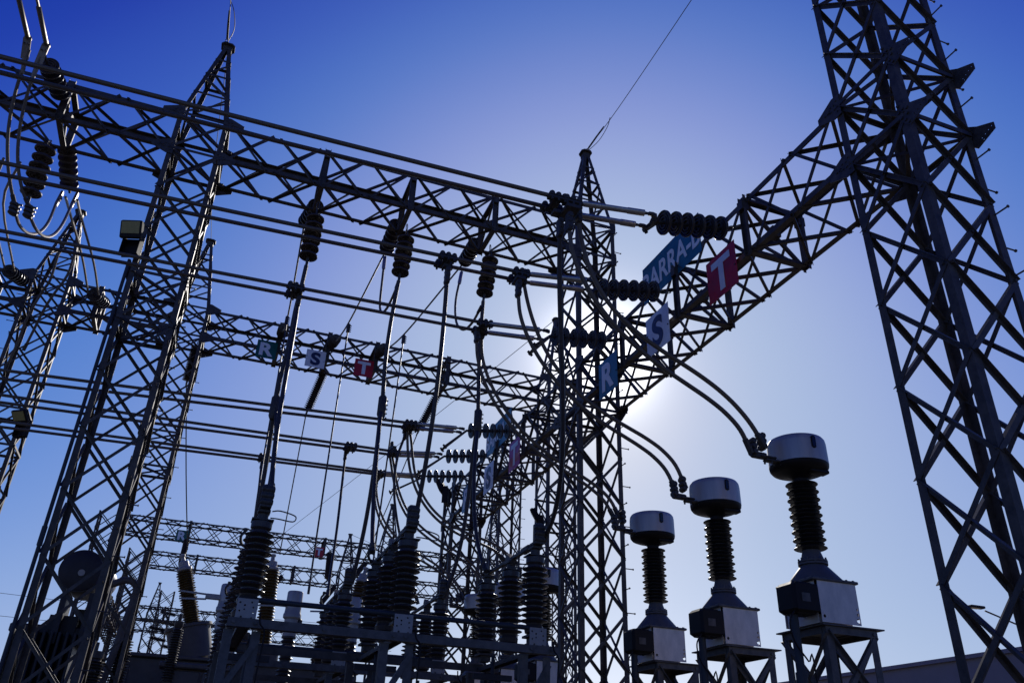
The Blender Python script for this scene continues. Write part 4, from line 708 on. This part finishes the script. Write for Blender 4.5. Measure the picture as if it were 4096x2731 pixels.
def make_frame(label, loc, span):
    t = thing('switch_frame', label, 'steel frame', loc, None, None); h = 1.71-GZ
    for y, o_, nm in ((-.14,1,0),(.0,-1,0),(2.25,1,0)):
        b = MB().chan((-.20,y,h-.053), (span+.30,y,h-.053), (0,o_,0), .105, .06, .010)
        if y < 0:
            for x in (-.13,.13,span*.25,span*.48,span*.52,span-.1,span+.2): b.bolt((x,y,h-.05), (0,-1,0), .024, .02)
        part('beam', b, STEEL2 if y < 0 else STEEL, t)
    for x in (0, span/2, span): part('cross_beam', MB().chan((x,0,h-.05), (x,2.25,h-.05), (0,0,-1), .14, .06), STEEL, t)
    for x in (0, span/2, span):
        for y in (-.05, 2.25):
            for s_ in (-.17, .17):
                part('leg', MB().ang((x+s_*1.0-(.05 if s_ < 0 else -.05),y,0), (x+s_*1.0-(.05 if s_ < 0 else -.05),y,h-.13), V((1 if s_ < 0 else -1,0,0)), V((0,1,0)), .11, .011), STEEL2 if y < 0 else STEEL, t)
            for i in range(3):
                z = h-.18-i*.85; part('diagonal', MB().brace((x-.2,y,z-.75), (x+.2,y,z-.05), V((0,1,0)), .07, off=-.02), STEEL2 if y < 0 else STEEL, t)
    for x in (.18, span*.5, span-.18):
        b = MB().box((x,1.2,h-1.05), (.55,.42,.75), .03); b.box((x,.98,h-1.05), (.46,.02,.62), .008); b.cyl((x,1.2,h-.70), (x,1.2,h), .03, n=8); b.bar((x-.3,1.2,h-.3), (x+.3,1.2,h-.3), .08); part('drive_box', b, DKGREY, t)
    for z in (.62, 1.25): part('tie_bar', MB().bar((-.2,2.2,h-z), (span+.2,2.2,h-z), .08, .08, Z_), STEEL, t)
    part('operating_rod', MB().cyl((.1,-.02,h+.24), (span-.1,-.02,h+.24), .034, n=10), PVC, t)
    for x in (.20, span*.5+.22, span+.22): part('earth_cable', MB().tube(catmull([(x-.04,-.24,h+.06),(x-.02,-.22,h-.06),(x+.05,-.21,h-.16),(x+.05,-.2,h-.4),(x+.02,-.2,h-1.2),(x,-.2,.1)], 4), .012, 6), DARK, t)
    return t
ZF = 1.71
pole = make_pole('left isolating switch of the near frame with the brown column under the leftmost dropper', (.56,11.0,ZF)); pole['group'] = 'isolating switches'
for x, y, lb in ((2.55,11.0,'middle isolating switch of the near frame, three brown columns in a row'),(4.46,11.0,'right isolating switch of the near frame, its three columns fanned out beside the tower'),
              (.60,15.5,'left isolating switch of the frame behind, mostly hidden by the near left column'),(2.50,15.5,'middle isolating switch of the frame behind, between the near left and middle columns'),(4.34,15.5,'right isolating switch of the frame behind, small, right of the near middle columns')):
    dup(pole, (x, y, ZF+(.06 if y > 12 else 0)), lb)
fr = make_frame('near steel frame across the bottom centre carrying three isolating switches', (.56,10.97,GZ), 3.90); fr['group'] = 'switch frames'
dup(fr, (.60,15.47,GZ+.06), 'similar steel frame behind the near one, seen through its legs')

# ---------------------------------------------------------------- breakers behind the switches
def make_breaker(label, loc):
    t = thing('circuit_breaker', label, 'circuit breaker', loc, None, None); T = 5.46
    part('pedestal', MB().box((0,0,1.2), (.34,.34,2.4), .02), GREY, t)
    part('support_column', MB().lathe([(.13,2.38),(.15,2.4),(.15,2.48)]+sheds(.17,2.5,T-1.05,22,.11,.92)+[(.16,T-1.02),(.16,T-.98)], n=20), PORC, t)
    part('interrupter', MB().lathe([(.15,T-.98),(.15,T-.92),(.155,T-.88),(.155,T-.62),(.20,T-.58),(.20,T-.50),(.185,T-.48),(.175,T-.38)], n=22), PALE, t)
    part('head', MB().lathe([(.178,T-.38),(.178,T-.03),(.165,T),(.02,T+.01)], n=24), TANK, t)
    b = MB().box((-.30,-.05,T-.30), (.34,.08,.12), .02); b.bar((-.44,-.05,T-.26), (-1.0,-.05,T-.24), .035); b.bar((-.44,-.05,T-.36), (-1.0,-.05,T-.40), .035); part('terminal_arm', b, PALE, t)
    b = MB().box((.19,0,T-.66), (.10,.12,.16), .03); part('valve', b, CAST, t)
    return t
bk = make_breaker('pale round-headed circuit breaker at the left, peeping out behind the leftmost brown column', (.56,19.6,GZ)); bk['group'] = 'pale-headed breakers'
dup(bk, (2.02,19.6,GZ), 'pale round-headed circuit breaker in the middle, standing clear against the sky'); dup(bk, (3.40,19.6,GZ), 'pale round-headed circuit breaker on the right, behind the small right isolating switch')

# ---------------------------------------------------------------- power transformer behind
t = thing('power_transformer', 'large slate grey power transformer low behind the isolating switches', 'power transformer', (1.6,28.6,GZ))
b = MB().box((0,0,2.6), (7.0,2.2,4.2), .05); [b.box((x,-1.13,2.5), (.10,.06,3.9)) for x in (-3.2,-2.1,-1.0,.1,1.2,2.3,3.3)]; b.box((0,0,4.74), (7.3,2.5,.10), .02); part('main_tank', b, GREY, t)
for i, (x, tz) in enumerate(((-1.55,0),(.7,0),(3.0,0))):
    d = (V((-.30,0,1)), V((-.02,0,1)), V((.12,0,1)))[i].normalized(); o = V((x-d.x*.2,-.6,4.75)); c = part('turret', MB().lathe([(.62,0),(.64,.9),(.70,.92),(.70,1.0),(.2,1.06)] if i == 0 else [(.36,0),(.36,.35),(.40,.37),(.40,.43),(.1,.45)], o, d, 26), GREY, t)
    if i == 0: bb = MB(); [bb.lathe([(.02,0),(.02,.06)], o+d*1.0+(X_*math.cos(a)+Y_*math.sin(a))*.66, d, 6) for a in [k*math.pi/9 for k in range(18)]]; part('bolt_ring', bb, CAST, c)
hv = []
for lb, base, d, ln, rr in (('large leaning ochre brown bushing on the grey drum, left of the near left column',(.02,28.0,3.80),(-.36,0,1),1.95,.27),('upright ochre brown bushing just right of the near left column',(2.12,28.0,3.5),(-.05,0,1),2.45,.28),('ochre brown bushing half hidden by the middle switch terminal',(4.72,28.0,3.7),(.14,0,1),2.2,.27)):
    d = V(d).normalized(); q = thing('bushing', lb, 'bushing', base, rot_to(d), 'brown transformer bushings')
    part('porcelain', MB().lathe([(rr+.10,-.35),(rr+.10,-.28),(rr,-.26),(rr*.9,0)]+sheds(rr,0,ln,26,rr*.74,.94), n=24), BROWN, q)
    part('top_cap', MB().lathe([(rr*.7,ln),(rr*.85,ln+.03),(rr*.85,ln+.10),(rr*.62,ln+.14),(rr*.58,ln+.30),(.07,ln+.34),(.06,ln+.46),(.09,ln+.47),(.09,ln+.54),(.03,ln+.56)], n=20), PALE, q)
    part('flange', MB().lathe([(rr+.06,-.42),(rr+.16,-.40),(rr+.16,-.34),(rr+.06,-.32)], n=24), GREY, q)
t = thing('oil_conservator', 'big round-ended oil conservator with a small dial, behind the large left tower', 'oil tank', (-3.31,26.2,GZ))
part('drum', MB().lathe([(.30,-.06),(.47,-.02),(.55,.02),(.57,.08),(.57,1.5),(.5,1.6),(.1,1.65)], (0,-.2,6.66), (0.05,1,0), 40), DKGREY, t)
part('dial_gauge', MB().cyl((.03,-.30,6.58), (.03,-.26,6.58), .09, n=18), PALE, t)
b = MB(); b.lathe([(.585,.0),(.585,.06)], (0,-.16,6.66), Y_, 40, False); part('end_ring', b, DKGREY, t)
b = MB().ext([(-.62,0),(.55,0),(.62,4.3),(-.10,4.3)], (-.42,.35,1.2), (-.42,1.4,1.2), X_, Z_); [b.box((-.70+i*.22,.33,3.3), (.03,.05,3.6)) for i in range(4)]; part('tank_body', b, DKGREY, t)
b = MB().box((-.25,.5,5.4), (.16,1.2,1.4)); b.box((.45,.5,5.4), (.16,1.2,1.4)); b.box((.1,.5,4.9), (1.2,.2,.2)); part('saddle', b, DKGREY, t)
b = MB()
for i in range(9): b.box((-.62+i*.19-.6,.55,3.2), (.07,1.6,3.6), .02)
b.box((-.5,.55,5.1), (1.9,.3,.25), .04); part('radiator', b, DKGREY, t)
for x in (.55,.72,.86): part('pipe', MB().tube(catmull([(x,-.1,6.2),(x+.03,-.15,5.2),(x-.25,-.2,3.2),(x-.4,-.2,1.5),(x-.4,-.2,.1)], 4), .05, 8), GREY, t)
t = thing('oil_tank', 'second tank whose pale sunlit rounded end shows right of the tower legs', 'oil tank', (-2.62,27.2,GZ)); part('drum', MB().lathe([(.1,-.12),(.26,-.09),(.36,0),(.38,.08),(.38,.5),(.1,.6)], (0,0,6.60), (-1,.5,0), 30), PALE, t); part('post', MB().box((-.5,.1,2.9), (.24,.24,5.8)), GREY, t)
t = thing('control_cabinet', 'flat dark grey cabinet pair below the drum of the leaning bushing', 'cabinet', (.45,25.8,GZ))
part('left_door', MB().box((-.52,0,2.1), (.94,.7,4.2), .03), GREY, t); part('right_door', MB().box((.50,0,2.1), (1.0,.7,4.2), .03), GREY, t); part('top_rail', MB().box((0,-.05,4.32), (2.3,.8,.14), .03), GREY, t)
# small bushings left of the cabinets
def make_post(label, loc, h, r, m=PORC):
    t = thing('post_insulator', label, 'post insulator', loc, None, None); b = MB().box((0,0,h*.5-.3), (.22,.22,h-.6), .02); part('support', b, STEEL, t)
    part('porcelain', MB().lathe([(r*.8,h-.62),(r*.9,h-.6)]+sheds(r,h-.55,h+.75,20,r*.62,.93)+[(r*.7,h+.8),(r*.7,h+.95),(.05,h+.97),(.05,h+1.15)], n=18), m, t); return t
for lb, loc, h, r in (('dark ribbed post left of the cabinets, beside a bent pipe',(-1.55,23.4,GZ),3.85,.22),('shorter fat ribbed post behind the foot of the large left tower',(-2.05,22.2,GZ),3.2,.30),('slim ribbed post in front of the leaning bushing',(-.42,25.4,GZ),4.5,.17),('small dark ribbed post right behind the upright brown bushing',(1.3,23.6,GZ),4.1,.18)):
    o = make_post(lb, loc, h, r); o['group'] = 'ribbed posts in the background'
for i, (x, y, h_, r_) in enumerate(((-4.2,36,4.6,.16),(-3.3,36,4.6,.16),(-2.4,36,4.6,.16),(.3,36,4.9,.15),(3.4,34,5.2,.15),(4.6,34,5.2,.15),(5.8,34,5.2,.15))):
    o = make_post('%s thin dark post in the far row between the left tower and the tall columns' % ('first','second','third','fourth','fifth','sixth','last')[i], (x,y,GZ), h_, r_); o['group'] = 'thin posts in the far row'
solo('bent_pipe', MB().tube(catmull([(-2.2,23.2,4.15),(-1.85,23.2,4.3),(-1.62,23.2,4.2),(-1.58,23.2,3.9),(-1.75,23.2,2.4),(-2.0,23.2,.5),(-2.1,23.2,GZ)], 5), .09, 10), GREY, 'thick grey bent pipe between the ribbed posts', 'pipe')
t = thing('walkway', 'railed walkway with a dark stair behind the foot of the left tower', 'walkway', (-3.0,29,GZ))
b = MB()
for z in (3.6, 4.1): b.tube([(-1.0,0,z+.55),(1.8,0,z-.25)], .03, 6)
for i in range(7): b.tube([(-1.0+i*.45,0,2.9-.1*i),(-1.0+i*.45,0,4.65-.13*i)], .025, 6)
part('railing', b, STEEL, t); part('deck', MB().box((.4,.3,2.6), (3.4,1.0,.14)), STEEL, t); part('stair', MB().bar((-1.4,0,.6), (1.4,0,2.4), .9, .2, Z_), STEEL, t)
for i, x in enumerate((-1.1,.4,1.9)): part('leg', MB().bar((x,.3,0), (x,.3,2.55), .12), STEEL, t)

# ---------------------------------------------------------------- floodlights
def floodlight(label, loc, rotz, tilt, s_=1.0):
    t = thing('floodlight', label, 'floodlight', loc, Quaternion((0,0,1), rotz), 'floodlights on the towers')
    M = Matrix.Translation((0,-.15*s_,.25*s_)) @ Matrix.Rotation(tilt, 4, 'X') @ Matrix.Scale(s_, 4)
    h = part('housing', MB().box((0,0,0), (.42,.10,.36), .02).xf(M), DARK, t); part('lens', MB().box((0,-.052,.03), (.35,.008,.24)).xf(M), LENS, h)
    b = MB(); [b.box((-.18+i*.045,.075,0), (.012,.06,.30)) for i in range(9)]; part('fins', b.xf(M), DARK, h)
    Ms = Matrix.Scale(s_, 4); b = MB(); b.box((-.17,.02,.0), (.012,.14,.44)); b.box((.17,.02,.0), (.012,.14,.44)); b.box((0,.09,-.03), (.34,.02,.42)); b.box((0,.04,-.21), (.34,.10,.012)); part('bracket', b.xf(Ms), DARK, t)
    return t
floodlight('floodlight with a yellowed lens on the left leg of the large left tower', (-2.50,14.02,8.55), rad(-20), rad(20), .95)
floodlight('small tilted floodlight on the tower at the left edge', (-5.10,22.25,7.55), rad(-35), rad(40), 1.0)
floodlight('floodlight at the top of the flat-topped tower, seen edge on', (6.42,23.28,7.75), rad(-120), rad(25), 1.2)
floodlight('pale floodlight sticking out left of the half-hidden tower', (9.20,22.35,7.0), rad(-118), rad(30), 1.1)
floodlight('tiny floodlight on the thin tower behind the central tower legs', (14.55,43.4,6.3), rad(-75), rad(25), 1.5)
solo('conduit_pipe', MB().cyl((-2.475,14.15,GZ), (-2.475,14.15,8.3), .030, n=10).cyl((-2.475,14.15,3.0), (-2.475,14.15,3.3), .04, n=10), PVC, 'thin grey conduit pipe clipped up the outer leg of the large left tower', 'conduit')
# ---------------------------------------------------------------- shield wires
def sw(label, pts, r=.009, grp='earth wires from tower peaks'): return cable('earth_wire', label, pts, r, STEEL, 'earth wire', grp, 6, 6, False)
def wire_fit(label, pk, ln, d):
    d = V(d).normalized(); p = V(pk)
    t = thing('wire_fitting', label, 'wire fitting', p, None, 'fittings at tower peaks'); b = MB().tube([V((.03*math.sin(a),0,0))+d*(.05-.05*math.cos(a)) for a in [i*math.pi/5 for i in range(11)]], .010, 6); part('shackle', b, CAST, t)
    part('turnbuckle', MB().lathe([(.012,0),(.024,.03),(.024,ln*.5),(.013,ln)], d*.10, d, 8), STEEL2, t)
    s = perp(d)[0]; part('bonding_loop', MB().tube(catmull([V((0,0,-.05)), d*ln*.5+V((.13,0,.02)), d*(ln+.1)+V((.10,0,.02)), d*(ln+.45)], 5), .009, 6), STEEL, t)
PZ = 14.72
for lb, x, y0 in (('earth wire leaving the central tower peak toward the upper right', TX1, TY1),):
    sw(lb, [(x,y0-.1,PZ+.03),(x,y0-2.5,PZ-.10),(x,5.6,PZ+.02)]); wire_fit('turnbuckle and loop on the central tower peak', (x,y0-.08,PZ+.03), .9, (0,-1,-.03))
sw('earth wire rising from the left tower peak out of the top of the picture', [(-1.95,TY1-.15,PZ),(-1.95,10,PZ-.45),(-1.95,4,PZ-.7)]); wire_fit('turnbuckle and loop on the left tower peak', (-1.97,TY1-.15,PZ), .9, (0,-1,-.08))
sw('earth wire hanging from the left tower peak back to the tower behind', [(-1.93,TY1+.15,PZ-.05),(-1.95,19,PZ-.55),(-1.93,22.8,PZ-.02)])
sw('earth wire running from the peak of the half-hidden tower toward the lower left', [(9.93,22.8,PZ),(7.6,32,13.7),(4.2,50,13.2),(2.0,62,13.0)], .012)
sw('earth wire between the distant peaks', [(8.7,55.1,PZ),(16,60,14.2),(30,68,14.2)], .014)
sw('upper far power line crossing the sky at the lower left', [(-60,90,18),(-20,95,15.2),(18,100,16)], .022, 'far lines'); sw('lower far power line crossing the sky at the lower left', [(-60,88,15),(-20,93,12.8),(18,98,14)], .022, 'far lines')
# ---------------------------------------------------------------- far strings, poles
for i, (x, z) in enumerate(((-2.6,10.3),(-1.1,10.1),(-2.4,9.6),(-.9,9.3),(-2.2,8.9),(-.7,8.6),(-1.9,8.0),(-.5,7.8),(-2.9,8.5),(-3.1,9.2))):
    rod_string('%s small level black insulator of the flight left of the cabinets' % ('topmost left','topmost right','second left','second right','third left','third right','lowest left','lowest right','outermost lower','outermost upper')[i], (x,66,z), (x+1.25,66.1,z-.16), 'small level insulators in the far bay')
    part('jumper', MB().tube(catmull([(0,0,1.0),(-.3,0,1.6),(.1,0,2.2)], 4), .02, 5), WIRE, bpy.data.objects[-1] if 0 else LAST[0])
for i, (x, y, a, b) in enumerate(((-1.3,46.1,11.0,9.4),(6.25,46.1,11.2,9.5),(4.6,54,11.3,9.8),(8.4,46.2,10.9,9.6),(8.0,54,11.0,9.6))):
    rod_string(('dark rod insulator beside the tiny green R sign','dark rod insulator beside the tiny red T sign','slanting rod insulator on the second distant girder','slanting rod insulator left of the far floodlit tower','second slanting rod insulator near the far end of the distant girders')[i], (x,y,a), (x-(0 if i < 2 else .9),y-.5,b), 'rod insulators on the distant girders')
t = thing('street_lamp', 'street lamp with a long arm beyond the wall at the lower right', 'street lamp', (39.6,31.2,GZ)); b = MB().cyl((0,0,0), (0,0,9.9), .11, .08, 10); part('pole', b, STEEL2, t); part('arm', MB().tube([(0,0,9.75),(-1.6,.55,10.45)], .045, 8), STEEL, t)
h = part('lamp_head', MB().box((-2.0,.68,10.62), (.95,.34,.13), .03).xf(Matrix.Identity(4)), DARK, t); part('lens', MB().box((-2.12,.70,10.548), (.55,.26,.01)), LENS, h)
part('cable_loop', MB().tube(catmull([(-.09,0,8.6),(-.35,.1,8.5),(-.42,.1,8.15),(-.15,0,7.9)], 4), .02, 6), DARK, t)
t = thing('warehouse', 'long low building with a plain dim wall at the lower right', 'building', (30,34,GZ)); k = 30/40
b = MB().box((7,0,(5.2-GZ)/2), (14,26,5.2-GZ)); part('wall', b, WALL, t)
part('coping', MB().box((7,0,5.28-GZ), (14.3,26.3,.16)), WALL, t)
